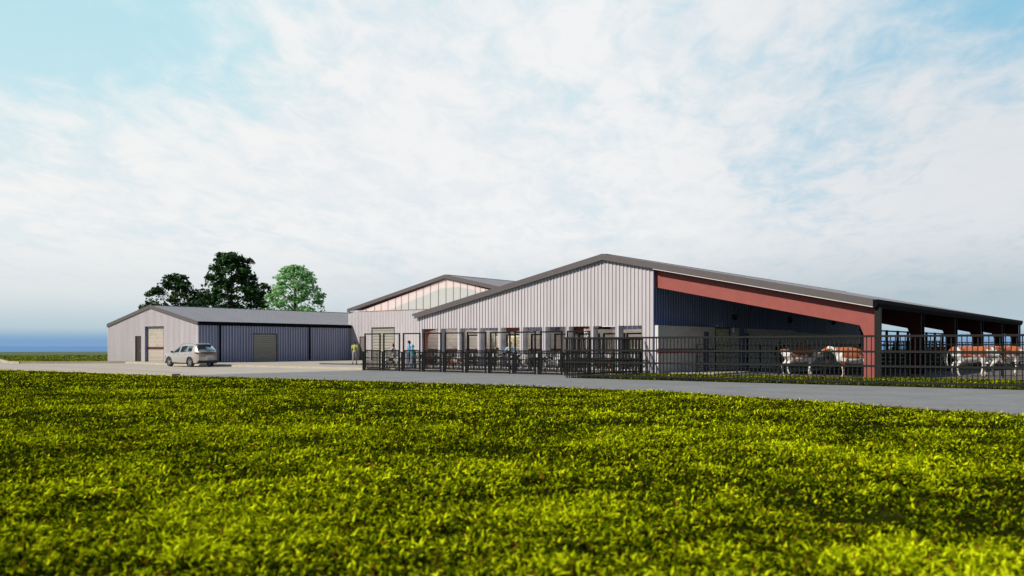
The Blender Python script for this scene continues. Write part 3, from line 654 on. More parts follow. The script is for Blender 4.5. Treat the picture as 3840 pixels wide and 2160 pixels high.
MB().add([(x,hy0+.13,z) for x, z in ig], [tuple(range(5))]).build('reflection_panel', mat('reflection_grey_green', (.27,.53,.52), rough=.6, var=.04, scale=.5), hall, world=True, fix=False)  # panel shaped and coloured as the reflection on the glass
door(hall, -68.32, -67.31, hy0+.06, PLAT, 2.6, M['door'])
roller(hall, 'roller_shutter', -66.46, -63.23, hy0+.13, PLAT, 3.42, 'x', -1, pitch=.3)
# --- open-sided cattle barn
barn = thing('cattle_barn', 'wide open-sided cattle barn with red portal frames and ribbed pale gable', 'barn', (XC, YG, 0))
boff = Vector(barn.location)
OPEN = [(-42.7,-41.18),(-40.93,-39.42),(-39.18,-37.65),(-37.42,-35.9),(-35.65,-34.13),(-33.86,-32.34),(-32.1,-30.56),(-30.34,-28.79),(-28.55,-27.01),(-26.77,-25.23)]
OTOP, OSILL = 2.80, .24
corrugated(MB(), 'x', YW, -1, -43.2, -24.48, .0, lambda x: ROOFZ(x)-.1, [(a, b, OSILL, OTOP) for a, b in OPEN], pitch=.25, dep=.04).build('front_wall', [M['clad'], M['clad_rib'], M['clad_edge_shade']], barn, world=True, fix=False)
for i, (a, b) in enumerate(OPEN):
    w = MB(); d0, d1 = YW+.004, YW+.34
    w.box(a-.05, a-.002, d0, d1, OSILL, OTOP).box(b+.002, b+.05, d0, d1, OSILL, OTOP).box(a, b, d0, d1, OTOP, OTOP+.05).box(a, b, d0, d1, OSILL-.05, OSILL)
    w.build('opening_reveal', M['reveal'], barn, world=True)
    if i < 9: MB().box(b+.055, OPEN[i+1][0]-.055, YW+.3, YW+.62, 0, OTOP).build('block_pier', M['block'], barn, world=True)
MB().box(-24.5, -24.44, YW-.03, YW+.25, 0, 6.0).build('wall_return', M['clad_in_shade'], barn, world=True)
gable_roof(barn, XC, HW, ZA, ZE, YG-.02, YF, seam=.6)
for s in (-1, 1): rake(barn, XC, HW, ZA, ZE, YG-.02, .345, s, .07)
fl = MB(); x0, x1 = -24.4, XC+HW
fl.prism([(x0, ROOFZ(x0)-.345), (x1, ZE-.345), (x1, ZE-.385), (x0, ROOFZ(x0)-.385)], 'y', YG-.075, YG+.06); fl.build('flashing', M['panel_white'], barn, world=True)
MB().box(XC-HW-.22, XC-HW-.02, YG-.1, YF, ZE-.16, ZE).build('gutter', M['bluecap'], barn, world=True)
g = MB(); g.prism([(XC+HW+.0, ZE-.005), (XC+HW+.24, ZE-.005), (XC+HW+.24, ZE-.2), (XC+HW+.12, ZE-.42), (XC+HW, ZE-.42)], 'y', YG-.1, YF+.05); g.build('gutter', M['gutter'], barn, world=True)
FY = [45.05,54.2,63.2,72.1,81.1,89.7]
def frame_prof(s):
    xo = XC+s*(HW-.02); xi = XC+s*(HW-.56); xh = XC+s*(HW-.75)
    t = lambda x: ROOFZ(x)-.16; bt = lambda x: ROOFZ(x)-1.40
    return [(XC, t(XC)), (xo, t(xo)), (xo, 0), (xi, 0), (xi, 2.15), (xh, bt(xh)), (XC, bt(XC))]
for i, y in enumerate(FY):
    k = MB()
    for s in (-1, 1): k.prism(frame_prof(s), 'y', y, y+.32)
    k.build('portal_frame', M['red'] if i == 0 else M['red_shade'], barn, world=True)
    dp = MB()
    if i == 0: dp.box(XC+HW+.03, XC+HW+.30, YG+.05, YG+.33, .0, ZE-.4)
    else: dp.box(XC+HW+.02, XC+HW+.13, y+.1, y+.2, .0, ZE-.4)
    dp.build('downpipe', M['olive'] if i == 0 else M['gutter'], barn, world=True)
# long inside wall: blockwork below, ribbed sheet above with shade and rib gleam in its colours
PX = -24.6
corrugated(MB(), 'y', PX, 1, YW+.26, 90.2, 2.5, lambda u: ROOFZ(PX)-.1, [(45.0,56.1,2.49,2.79),(57.95,66.8,2.49,2.79)], pitch=.32, dep=.05).build('inside_wall', [M['clad_in_shade'], M['in_rib_gleam'], M['clad_in_shade']], barn, world=True, fix=False)
bx0, bx1 = PX-.12, PX+.40
for a, b, za, zb in [(44.86,50.80,0,2.80),(50.80,51.57,2.52,2.80),(51.57,52.42,0,2.80),(54.74,56.20,0,2.80),(57.93,66.8,0,2.80),(66.82,90.1,0,2.64)]:
    MB().box(bx0, bx1, a, b, za, zb).build('block_wall', M['block_y'], barn, world=True)
for a, b in ((44.845,50.80),(51.57,52.40)): MB().box(PX+.3, PX+.415, a, b, 1.19, 1.46).build('red_stripe', M['red'], barn, world=True)
door(barn, 50.80, 51.57, PX+.34, .05, 2.5, M['door_blue'], 'y')
door(barn, 56.22, 57.91, PX+.30, .05, 2.5, M['door_blue'], 'y')
roller(barn, 'roller_shutter', 52.5, 54.68, PX+.33, .05, 2.75, 'y', 1, M['shutter_gleam'], .22)
# block partitions seen through the ten openings
for q in ((-43.19,-42.9,45.4,90.0),(-34.0,-24.75,56.0,56.25),(-34.25,-34.0,52.5,56.25),(-30.6,-30.4,54.6,55.995)): MB().box(*q, 0, 2.83).build('block_partition', M['block'], barn, world=True)
for q in ((-42.897,-42.87,45.4,90.0),(-33.9,-24.75,55.97,55.997)): MB().box(*q, 1.14, 1.40).build('red_stripe', M['stripe'], barn, world=True)
corrugated(MB(), 'y', -43.0, 1, 45.4, 90.0, 2.832, lambda u: ROOFZ(-43.0)-.1, pitch=.4, dep=.05).build('partition_sheet', [M['side_edge_shade'], M['clad_shade'], M['side_edge_shade']], barn, world=True, fix=False)
corrugated(MB(), 'x', 56.1, -1, -34.25, -24.7, 2.84, lambda x: ROOFZ(x)-.12, pitch=.4, dep=.05).build('partition_sheet', [M['side_edge_shade'], M['clad_shade'], M['side_edge_shade']], barn, world=True, fix=False)
roller(barn, 'roller_shutter', -42.1, -39.3, 52.4, .05, 2.6, 'x', -1, M['shutter_gleam'], .22)

# ------------------------------------------------------------------ GATES AND FENCES
def make_gate():
    """yard gate: tall portal frame with a barred leaf in its lower half; local x along the gate, centre at 0"""
    t = thing('pen_gate', 'black pen gate', 'gate', (0,0,0), 0, 'tall black pen gates in a row in front of the barn')
    w = .71; f = MB()
    f.box(-w-.04, -w+.035, -.04, .04, 0, 2.45).box(w-.035, w+.04, -.04, .04, 0, 2.45).box(-w+.035, w-.035, -.04, .04, 2.36, 2.44).box(-w+.035, w-.035, -.04, .04, .03, .11)
    f.build('tall_frame', M['black'], t)
    l = MB(); a = w-.08
    l.box(-a-.03, -a+.03, -.03, .03, .17, 1.36).box(a-.03, a+.03, -.03, .03, .17, 1.36)
    l.box(-a+.03, a-.03, -.03, .03, 1.29, 1.36).box(-a+.03, a-.03, -.03, .03, .17, .23).box(-a+.03, a-.03, -.022, .022, .80, .85).box(-a+.03, a-.03, -.022, .022, .43, .47)
    lf = l.build('gate_leaf', M['black'], t)
    for i in range(9):
        x = -a+.03+(2*a-.06)*(i+1)/10; MB().box(x-.020, x+.020, -.018, .018, .23, 1.29).build('bar', M['black'], lf)
    MB().box(a-.16, a-.06, -.06, -.031, .98, 1.07).build('latch', M['steel'], lf)
    for z in (.3, 1.2): MB().tube([(-w+.045,-.03,z-.05),(-w+.045,-.03,z+.05)], .025, 8).build('hinge', M['black'], lf)
    return t
GX = [(-43.51,-42.08),(-41.71,-40.32),(-39.91,-38.5),(-38.14,-36.7),(-36.34,-34.91),(-34.53,-33.13),(-32.73,-31.31),(-30.91,-29.5),(-29.09,-27.67),(-27.28,-25.85)]
GY = 40.18
glab = ['first black pen gate, nearest the man in the green shirt', 'black pen gate with the red-haired woman and calf behind it',
        'black pen gate with the man in the blue shirt behind it', 'black pen gate in front of the dark brown calf', 'black pen gate in front of the orange and white calf',
        'black pen gate with an empty pen behind, sixth from the man in green', 'black pen gate left of the person holding a clipboard', 'black pen gate right of the person holding a clipboard',
        'black pen gate in front of the calf grazing with lowered head', 'black pen gate beside the corner of the tall picket fence']
gate0 = make_gate(); gates = []
for i, (a, b) in enumerate(GX):
    if i == 0: g = gate0
    else: g = copy_tree(gate0)
    g.location = ((a+b)/2, GY, 0); g['label'] = glab[i]; gates.append(g)
# inner row of tall frames inside the barn
def make_frame():
    t = thing('stall_frame', 'black stall frame', 'frame', (0,0,0), 0, 'black stall frames standing inside the barn'); w = .74
    for s in (-1, 1): MB().box(s*w-.05, s*w+.05, -.05, .05, 0, 2.42).build('post', M['black'], t)
    MB().box(-w+.05, w-.05, -.045, .045, 2.33, 2.42).build('top_bar', M['black'], t)
    r = MB()
    for z in (1.12, .82, .5, .4): r.box(-w+.05, w-.05, -.03, .03, z-.035, z+.035)
    r.build('rail', M['black'], t); return t
fr0 = make_frame(); FRX = [-38.0,-34.7,-32.7,-30.9,-29.1,-27.35,-25.75]
for i, x in enumerate(FRX):
    f = fr0 if i == 0 else copy_tree(fr0)
    f.location = ((x+.25)*47.2/44.82, 47.2, 0)
    f['label'] = ['black stall frame before the sunlit block wall, alone in the third opening', 'black stall frame in the fifth opening beside the dark shutter',
                  'black stall frame in the sixth opening over the clipboard person', 'black stall frame seen in the seventh opening', 'black stall frame seen in the eighth opening',
                  'black stall frame seen in the ninth opening', 'black stall frame in the last opening beside the corner wall'][i]
# short panels between neighbouring gates
def make_panel():
    t = thing('pen_hurdle', 'short panel', 'panel', (0,0,0), 0, 'short black pen panels between the gates')
    for x in (-.05, .04): MB().box(x-.02, x+.02, -.03, .03, 0, 1.25).build('post', M['black'], t)
    for z in (1.22, .84, .42): MB().box(-.30, .30, .045, .095, z-.03, z+.03).build('rail', M['black'], t)
    return t
pn0 = make_panel()
plab = ['short black panel at the free left end of the gate row'] + ['short black panel in the gap between %s gates' % s for s in ('the first and second','the second and third','the third and fourth','the fourth and fifth','the fifth and sixth','the sixth and seventh','the seventh and eighth','the eighth and ninth','the ninth and tenth')]
for i in range(10):
    p = pn0 if i == 0 else copy_tree(pn0)
    x = GX[0][0]-.16 if i == 0 else (GX[i-1][1]+GX[i][0])/2+.06
    p.location = (x, GY, 0); p['label'] = plab[i]
# long rail barrier along the openings
fb = thing('feed_barrier', 'long black rail barrier running along the barn openings behind the gates', 'barrier', (-34, 44.35, 0))
for z, h in ((1.16,.07),(.84,.10),(.52,.05),(.40,.05)):
    MB().box(-43.1, -25.0, 44.32, 44.38, z-h/2, z+h/2).build('rail', M['black'], fb, world=True)
for i in range(11):
    x = -43.05+i*1.8; MB().box(x-.035, x+.035, 44.39, 44.46, 0, 1.22).build('post', M['black'], fb, world=True)
# feeding stands with white troughs behind the openings
def make_stand():
    t = thing('feed_stand', 'feed stand', 'feed stand', (0,0,0), 0, 'feed stands with white troughs behind the openings')
    s = MB()
    for k in range(5): s.box(-.5, .5, -.03, .03, .40+k*.115, .46+k*.115)
    s.box(-.5,-.44,-.025,.025,0,.97).box(.44,.5,-.025,.025,0,.97); s.build('slat_panel', M['slat'], t)
    q = MB(); pr_ = [(-.16,.27),(-.19,.25),(-.13,.03),(.13,.03),(.19,.25),(.16,.27),(.11,.07),(-.11,.07)]
    q.prism([(p[0], p[1]+.86) for p in pr_], 'x', -.42, .42); q.box(-.43,-.42,-.17,.17,.89,1.12).box(.42,.43,-.17,.17,.89,1.12)
    q.build('trough', M['white'], t); return t
st0 = make_stand()
ords = ['first','second','third','fourth','fifth','sixth','seventh','eighth','ninth','tenth']
for i, (a, b) in enumerate(OPEN):
    s = st0 if i == 0 else copy_tree(st0)
    s.location = (((a+b)/2+.1)*45.75/44.82, 45.75, 0); s['label'] = 'white feed trough on a black slatted stand in the %s opening from the left' % ords[i]
# tall picket fences
def picket_fence(name, label, loc, n, sp, axis, h=2.07, rails=(2.0,1.38,.80,.16), m=M['olive'], rw=.05, limit=100):
    t = thing(name, label, 'fence', loc)
    Ln = (n-1)*sp
    for z in rails:
        r = MB()
        hh = .085
        if axis == 'x': r.box(-.1, Ln+.1, -.035, .015, z-hh/2, z+hh/2)
        else: r.box(-.035, .015, -.1, Ln+.1, z-hh/2, z+hh/2)
        r.build('rail', m, t)
    pk = MB().box(-.017, .017, .016, .05, 0, h-.02) if axis == 'x' else MB().box(.016, .05, -.017, .017, 0, h-.02)
    o0 = pk.build('picket', m, t)
    for i in range(1, min(n, limit)):
        c = o0.copy(); C.objects.link(c); c.parent = t; c.location = (i*sp, 0, 0) if axis == 'x' else (0, i*sp, 0)
    if n > limit:
        e = MB()
        for i in range(limit, n): e.box(i*sp-.017, i*sp+.017, .016, .05, 0, h-.02)
        x = e.build('picket_run', m, t); x['kind'] = 'stuff'
    return t
picket_fence('picket_fence', 'long dark picket fence with four rails along the road verge', (-25.06, 36.76, 0), 145, .183, 'x')
picket_fence('picket_fence', 'shorter dark picket fence running from the road back to the barn corner', (-25.12, 36.95, 0), 42, .185, 'y', rails=(2.0,1.38,.80,.16), m=M['black'])
# pipe rail fences of the cow pens
def pipe_fence(label, x0, x1, y, rails, post, m=M['steel'], top=1.72, r=.022, cat='fence'):
    t = thing('pipe_fence', label, cat, (x0, y, 0))
    for z in rails: MB().tube([(x0, y, z), (x1, y, z)], r, 6).build('rail', m, t, world=True, smooth=True)
    n = int((x1-x0)/post)
    for i in range(n+1):
        x = x0+i*post; MB().box(x-.035, x+.035, y+.025, y+.085, 0, top).build('post', m, t, world=True)
    return t
pipe_fence('thin pipe rail fence in front of the two cows under the red frame', -22.6, -12.9, 46.5, (1.70,1.34,1.02,.66,.40), 2.42, M['black'])
pipe_fence('pipe rail fence in front of the cows standing in the sun', -11.9, 8, 49.6, (1.70,1.22,1.05,.70,.5), 2.2, M['black'])
pipe_fence('dark pipe rail fence behind the sunlit cows', -11.9, 8, 53.2, (1.66,1.2,.92,.6,.35), 1.9, M['black'])
pipe_fence('pipe rail fence crossing the barn behind the standing cow', -24.2, -12.9, 52.4, (1.62,1.2,.86,.52), 1.5, M['black'])
# solid barrier with pickets above, across the barn
br = thing('board_barrier', 'dark solid board barrier topped with close pickets across the barn', 'barrier', (-18, 60, 0))
bb = MB()
for k in range(5): bb.box(-16.6, -12.5, 60, 60.05, .12+k*.25, .12+k*.25+.235)
bb.build('board_panel', M['slat'], br, world=True)
MB().box(-16.6, -12.5, 59.98, 60.04, 1.88, 1.95).build('rail', M['black'], br, world=True)
pb = MB().box(-16.5-.03, -16.5+.03, 60.05, 60.09, .1, 1.9).build('picket', M['black'], br, world=True)
for i in range(1, 21):
    c = pb.copy(); C.objects.link(c); c.parent = br; c.location = (i*.195, 0, 0)
# tall handling race on the far side
rc = thing('handling_race', 'tall black handling race with thick posts deep in the barn', 'pen', (-18, 62, 0))
for z in (2.72, 1.7, 1.1): MB().box(-18.05, -17.95, 62, 89.5, z-.05, z+.05).build('rail', M['black'], rc, world=True)
for i in range(10):
    y = 62+i*3.05; MB().box(-17.94, -17.78, y-.08, y+.08, 0, 2.78).build('post', M['black'], rc, world=True)
ef = thing('picket_fence', 'low black picket fence closing the far open end of the barn', 'fence', (-18, 91, 0))
for z in (.2, 1.3, 1.95): MB().box(-24, -2, 91, 91.05, z-.04, z+.04).build('rail', M['black'], ef, world=True)
e0 = MB().box(-24, -23.95, 91.06, 91.09, 0, 1.95).build('picket', M['black'], ef, world=True)
for i in range(1, 90):
    c = e0.copy(); C.objects.link(c); c.parent = ef; c.location = (i*.245, 0, 0)
# hanging fans with pull cords, lit tubes; all but the first are added, unseen fill light
def make_fan():
    t = thing('hanging_fan', 'fan', 'fan', (0,0,0), 0, 'drum fans hanging under the barn roof')
    MB().lathe([(.0,-.07),(.10,-.08),(.17,-.09),(.20,-.06),(.20,.06),(.17,.09),(.15,.05),(.0,.04)], 20, 'x').build('drum', M['black'], t, smooth=True)
    MB().box(-.06,.06,-.05,.05,.02,.24).build('bracket', M['steel'], t)
    MB().tube([(0,0,.24),(0,0,1.6)], .012, 6).build('rod', M['steel'], t)
    c = MB().tube([(.02,-.17,-.1),(.02,-.19,-.62)], .006, 5).build('pull_cord', M['steel'], t)
    MB().tube([(.02,-.19,-.62),(.02,-.19,-.86)], .026, 8).build('handle', M['white'], c)
    return t
fan0 = make_fan()
for i, (x, y, z, lb) in enumerate([(-21.,48.1,3.28,'black drum fan on a rod, nearest the gable corner of the barn'), (-21.,57.,3.32,'black drum fan hanging above the rear of the brown and white cow'), (-21.,65.8,3.38,'black drum fan hanging above the cow with raised head'), (-19.5,86.,3.3,'black drum fan against the sky at the open end of the barn')]):
    f = fan0 if i == 0 else copy_tree(fan0)
    f.location = (x, y, z); f['label'] = lb
def make_tube():
    t = thing('tube_light', 'tube', 'light', (0,0,0), 0, 'lit tube lights under the roof')
    MB().box(-.62,.62,-.03,.03,.022,.05).build('housing', M['white'], t); MB().tube([(-.6,0,0),(.6,0,0)], .018, 8).build('tube', M['tube'], t); return t
tb0 = make_tube()
for i, (x, y, z, lb) in enumerate([(-28.45,46.6,2.835,'lit tube light at the top of the ninth opening'), (-31.4,52.0,3.4,'added unseen fill tube high behind the seventh opening'), (-41.2,48.0,3.3,'added unseen fill tube high behind the second opening'), (-41.2,52.0,3.3,'added unseen fill tube high behind the third opening'), (-40.8,57.0,3.3,'added unseen fill tube high behind the fourth opening'), (-39.8,62.0,3.3,'added unseen fill tube high behind the fifth opening'), (-26.6,51.5,3.4,'added unseen fill tube high behind the last opening'), (-29.2,52.0,3.4,'added unseen fill tube high behind the eighth opening'), (-33.6,51.0,3.4,'added unseen fill tube high behind the sixth opening')]):
    q = tb0 if i == 0 else copy_tree(tb0)
    q.location = (x, y, z); q['label'] = lb
    if i == 0: first_tube = q
for ch in first_tube.children:
    if ch.name.startswith('tube'):
        ch.data = ch.data.copy(); ch.data.materials[0] = M['tube_dim']
# ------------------------------------------------------------------ CAR (local: front towards -X, left side towards -Y)
def make_car(loc, rz, sc):
    t = thing('parked_car', 'silver estate SUV parked on the pale yard, seen from behind its left side', 'car', loc, rz, None, sc)
    paint = mat('champagne_silver_paint', (.56,.525,.47), rough=.3, metal=.5, var=.03, coat=.7)
    dark = mat('black_trim_plastic', (.012,.012,.012), rough=.5); rub = mat('tyre_rubber', (.02,.02,.02), rough=.85); alloy = mat('alloy_metal', (.55,.56,.58), rough=.25, metal=.9, var=.04)
    Lf, Lr, W = -2.32, 2.22, .93; fx, rx_, wr = -1.42, 1.32, .36
    I = np.interp
    belt = lambda x: I(x, [-2.32,-2.25,-2.0,-1.3,-.95,0,1.2,1.95,2.22], [.70,.86,.95,1.02,1.045,1.07,1.11,1.12,1.08])
    roof = lambda x: I(x, [-2.32,-2.25,-2.0,-1.35,-.98,-.40,-.1,.5,1.3,1.80,2.12,2.22], [.70,.88,.97,1.05,1.09,1.48,1.63,1.70,1.68,1.63,1.22,1.09])
    wid = lambda x: I(x, [-2.32,-2.15,-1.7,-1.0,0,1.2,1.8,2.1,2.22], [.62,.78,.90,.92,.93,.93,.90,.84,.74])
    def zlo(x):
        b = I(x, [-2.32,-2.1,-1.0,1.0,2.0,2.22], [.36,.26,.27,.27,.30,.40]); rr = wr+.055
        for c in (fx, rx_):
            d = x-c
            if abs(d) < rr: b = max(b, .35+math.sqrt(rr*rr-d*d))
        return float(b)
    xs = sorted(set([round(v, 3) for v in list(np.linspace(Lf, Lr, 64)) + [c+s*(wr+.055)*math.cos(a) for c in (fx, rx_) for s in (-1, 1) for a in np.linspace(0, 1.5, 9)]]))
    rows = 14
    def sect(x):
        zl, zb, zr, w = zlo(x), float(belt(x)), float(roof(x)), float(wid(x)); zl = min(zl, zb-.06); P = []
        for k in range(8):                                      # body side
            q = k/7; z = zl+(zb-zl)*q
            bul = 1 - .10*max(0, (.45-z)/.3)**2 - .05*max(0, (z-.82)/.3)**1.5 + (.012 if .60 < z < .80 else 0)
            P.append((w*bul, z))
        wb = P[-1][0]; gh = max(0.0, zr-zb)
        for k in range(1, 5): q = k/5; P.append((wb-(.05+.17*q)*min(1, gh/.5)*q**.6-.02*q, zb+gh*q*.94))
        wt = P[-1][0]
        P.append((wt*.86, zb+gh*.985)); P.append((0, zr+.012)); return P
    V = []; nx = len(xs)
    for x in xs: V += [(x, -p[0], p[1]) for p in sect(x)]
    body = MB(); win = MB(); rear = MB(); ws = MB()
    def idx(i, k): return i*rows+k
    F = []; FW = []; FR = []; FS = []
    for i in range(nx-1):
        xm = (xs[i]+xs[i+1])/2
        for k in range(rows-1):
            f = (idx(i,k), idx(i+1,k), idx(i+1,k+1), idx(i,k+1)); gh = roof(xm)-belt(xm)
            if 7 <= k <= 10 and gh > .12 and -.80 < xm < 1.50 and not (-.05 < xm < .06) and not (.88 < xm < .97): FW.append(f)
            elif k >= 11 and -.98 < xm < -.12: FS.append(f)
            elif k >= 11 and 1.84 < xm < 2.10: FR.append(f)
            else: F.append(f)
    def both(fs):
        mb = MB(); used = sorted({i for f in fs for i in f}); mp = {u: j for j, u in enumerate(used)}
        for s in (1, -1):
            mb.add([(V[u][0], V[u][1]*s, V[u][2]) for u in used], [tuple(mp[i] for i in f) for f in fs])
        return mb
    bmb = both(F)
    for xi in (0, nx-1):                                        # close nose and tail
        ring = [V[idx(xi, k)] for k in range(rows)]
        bmb.add(ring + [(p[0], -p[1], p[2]) for p in ring[::-1]], [tuple(range(2*rows))])
    bo = bmb.build('body', paint, t, smooth=True)
    bpy_m = bo.modifiers.new('w', 'WELD'); bpy_m.merge_threshold = .002
    both(FW).build('side_window', M['carglass'], t, smooth=True, fix=False)
    both(FS).build('windscreen', M['carglass'], t, smooth=True, fix=False)
    both(FR).build('rear_window', M['carglass_dk'], t, smooth=True, fix=False)
    # underbody, cabin floor, sill and bumper trim
    MB().box(-2.15, 2.08, -.80, .80, .24, .40).box(-1.0, .9, -.86, .86, .21, .31).build('underbody', dark, t)
    MB().prism([(2.06,.24),(2.25,.28),(2.27,.47),(2.06,.50)], 'y', -.78, .78).build('rear_bumper_trim', dark, t)
    for s in (-1, 1):
        MB().box(-.99, .90, s*.87-.035, s*.87+.035, .23, .33).build('sill', dark, t)
        for c in (fx, rx_):                                     # dark arch lips
            k = MB(); pr = [(math.cos(a), math.sin(a)) for a in np.linspace(-.15, math.pi+.15, 20)]
            for (a, b) in zip(pr[:-1], pr[1:]):
                r0, r1 = wr+.02, wr+.075; y0 = s*float(wid(c))*.985; y1 = y0+s*.022
                k.add([(c+a[0]*r0,y1,.35+a[1]*r0),(c+b[0]*r0,y1,.35+b[1]*r0),(c+b[0]*r1,y1-s*.008,.35+b[1]*r1),(c+a[0]*r1,y1-s*.008,.35+a[1]*r1),(c+a[0]*r0,y0-s*.2,.35+a[1]*r0),(c+b[0]*r0,y0-s*.2,.35+b[1]*r0)], [(0,1,2,3),(0,4,5,1)])
            k.build('wheel_arch', dark, t, smooth=False)
    # wheels
    for c in (fx, rx_):
        for s in (-1, 1):
            w = MB().lathe([(.245,-.10),(.30,-.115),(.345,-.10),(.36,-.07),(.36,.07),(.345,.10),(.30,.115),(.245,.10)], 30, 'y').build('wheel', rub, t, smooth=True)
            w.location = (c, s*.80, .36)
            q = MB().lathe([(.25,s*.10),(.235,s*.085),(.225,s*.0),(.235,-s*.085)], 26, 'y')
            q.lathe([(.0,s*.085),(.055,s*.09),(.07,s*.06),(.06,s*.02)], 14, 'y')
            for j in range(5):
                a = 2*math.pi*j/5+.3; d = Vector((math.cos(a),0,math.sin(a))); n = Vector((-d.z,0,d.x))
                for u in (-1, 1):
                    p = d*.05+n*u*.018; e = d*.236+n*u*.05; q.bar(p+Vector((0,s*.075,0)), e+Vector((0,s*.075,0)), .028, .04)
            q.build('rim', alloy, w)
            MB().lathe([(0,s*.0),(.17,s*.0),(.17,s*.012)], 20, 'y').build('brake_disc', M['steel'], w)
    # lights, plate, pipes, mirrors, handles, rails, spoiler
    red = mat('tail_lamp_red', (.42,.012,.012), rough=.15, var=.1, coat=1)
    for s in (-1, 1):
        k = MB(); y0, y1 = s*.40, s*.845
        k.add([(2.235,y0,.975),(2.16,y1,.985),(2.16,y1,1.075),(2.225,y0,1.045),(1.93,s*.905,.99),(1.94,s*.895,1.06)], [(0,1,2,3),(1,4,5,2)])
        kk = k.build('tail_light', red, t, fix=False)
        so = kk.modifiers.new('s', 'SOLIDIFY'); so.thickness = .03; so.offset = 0
        h = MB(); h.add([(-2.20,s*.55,.66),(-2.10,s*.80,.70),(-1.95,s*.865,.80),(-2.12,s*.62,.80)], [(0,1,2,3)]); hh = h.build('headlight', alloy, t, fix=False); so = hh.modifiers.new('s','SOLIDIFY'); so.thickness = .05; so.offset = 0
        mr = Body()
        mm = MB().lathe([(0,-.10),(.055,-.09),(.075,-.02),(.07,.07),(.0,.09)], 12, 'y'); mi = mm.build('wing_mirror', dark, t, smooth=True); mi.location = (-.86, s*1.0, 1.10); mi.scale = (.8,1.05,1)
        for x in (-.18, .76): MB().box(x-.09, x+.09, s*.925-.02, s*.925+.02, .90, .925).build('door_handle', alloy, t)
        MB().tube([(-.35,s*.58,1.60),(-.15,s*.58,1.685),(.6,s*.58,1.735),(1.35,s*.58,1.71),(1.6,s*.57,1.67)], .018, 8).build('roof_rail', alloy, t, smooth=True)
        MB().lathe([(.0,2.24),(.04,2.24),(.045,2.275),(.036,2.28)], 12, 'x', (0,s*.52,.315)).build('exhaust_pipe', alloy, t)
        for x in (-.35, .55):
            g = MB().box(x-.05,x+.07,s*.38-.22,s*.38+.22,.45,1.12).box(x-.04,x+.05,s*.38-.12,s*.38+.12,1.16,1.36); g.build('seat', dark, t, bevel=.03)
    MB().box(2.215, 2.24, -.41, .41, .985, 1.045).build('light_band', dark, t)
    MB().prism([(1.62,1.675),(1.94,1.625),(1.95,1.60),(1.78,1.60)], 'y', -.60, .60).build('spoiler', dark, t)
    MB().box(2.235, 2.262, -.06, .06, .885, .905).build('boot_handle', dark, t)
    plate = MB().box(2.215, 2.25, -.27, .27, .74, .86).build('number_plate', M['white'], t)
    ink = mat('plate_ink', (.05,.07,.22), rough=.6)
    eu = MB().box(2.2505, 2.2525, -.26, -.215, .75, .85).build('plate_band', mat('plate_blue', (.02,.06,.4), rough=.5), plate)
    # faint blue characters on the plate: plain seven-bar glyphs
    seg = {'W': ('v00','v03','v11','h0'), '0': ('v00','v03','v01','v04','h0','h2'), '1': ('v03','v04'), '-': ('h1',), '2': ('h0','h1','h2','v04','v00'), '6': ('h0','h1','h2','v01','v00','v03')}
    k = MB()
    txt = 'WG-02-60'
    try:
        cu = bpy.data.curves.new('plate_text', 'FONT'); cu.body = txt; cu.size = .105; cu.align_x = 'CENTER'; cu.align_y = 'CENTER'
        to = bpy.data.objects.new('t', cu); link(to); dg = bpy.context.evaluated_depsgraph_get(); me = bpy.data.meshes.new_from_object(to.evaluated_get(dg)); bpy.data.objects.remove(to)
        me.materials.clear(); me.materials.append(ink); lo = bpy.data.objects.new('lettering', me); link(lo); lo.parent = plate
        lo.matrix_local = Matrix(((0,0,1,2.2535),(1,0,0,.02),(0,1,0,.80),(0,0,0,1)))
    except Exception as ex: print('plate text', ex)
    return t
make_car((-62.55, 39.28, -.004), 0, 1.055)

# ------------------------------------------------------------------ PEOPLE
def ang(px):  # bearing helper for facing directions in plan
    return px
dark_sk = (.10,.05,.032); fair = (.55,.34,.25); tan = (.42,.24,.16)
RA = lambda s: ((s*.255,-.03,1.13), (s*.275,.03,.88))
person('man in lime green polo and grey shorts walking away on the dark path', (-53.4,48.2,PLAT), R(38)-R(6), 1.06, tan, (.035,.018,.012), (.42,.46,.10), (.33,.31,.33), (.06,.07,.09),
       {1: ((.235,-.03,1.14),(.265,.05,.89)), -1: ((-.23,-.04,1.13),(-.225,.07,.89))}, {1: ((.10,.10,.50),(.11,.10,.085)), -1: ((-.10,-.0,.50),(-.11,-.16,.10))}, shorts=True)
person('red-haired woman in lilac top pointing, standing behind the black and white calf', (-42.9,42.2,0), R(38)+R(70), 1.02, fair, (.15,.03,.018), (.62,.56,.66), (.62,.58,.25), (.5,.5,.5),
       {-1: ((-.22,.20,1.22),(-.16,.50,1.27),(0.1,1,.05),(0,0,-1),.15), 1: RA(1)}, None, hairstyle='bob', skirt=True, female=True)
person('man in blue shirt with forearms raised, behind the third gate', (-43.9,44.7,PLAT), R(38)-R(80), 1.06, dark_sk, (.015,.012,.01), (.12,.38,.66), (.10,.16,.27), (.75,.75,.72),
       {1: ((.25,.04,1.13),(.20,.32,1.10),(-.2,1,0),(0,0,-1),.4), -1: ((-.25,.04,1.13),(-.17,.32,1.14),(.2,1,0),(0,0,-1),.4)}, None, sleeves='rolled', lean=.03)
person('slim person in teal hooded top and jeans beside the blue-shirted man', (-42.75,43.9,0), R(38)-R(95), .98, fair, (.05,.03,.02), (.12,.50,.55), (.12,.22,.40), (.4,.4,.42),
       {1: ((.21,.02,1.14),(.18,.16,.92)), -1: ((-.21,.02,1.14),(-.18,.16,.92))}, None, sleeves='long', hood=True, female=True)
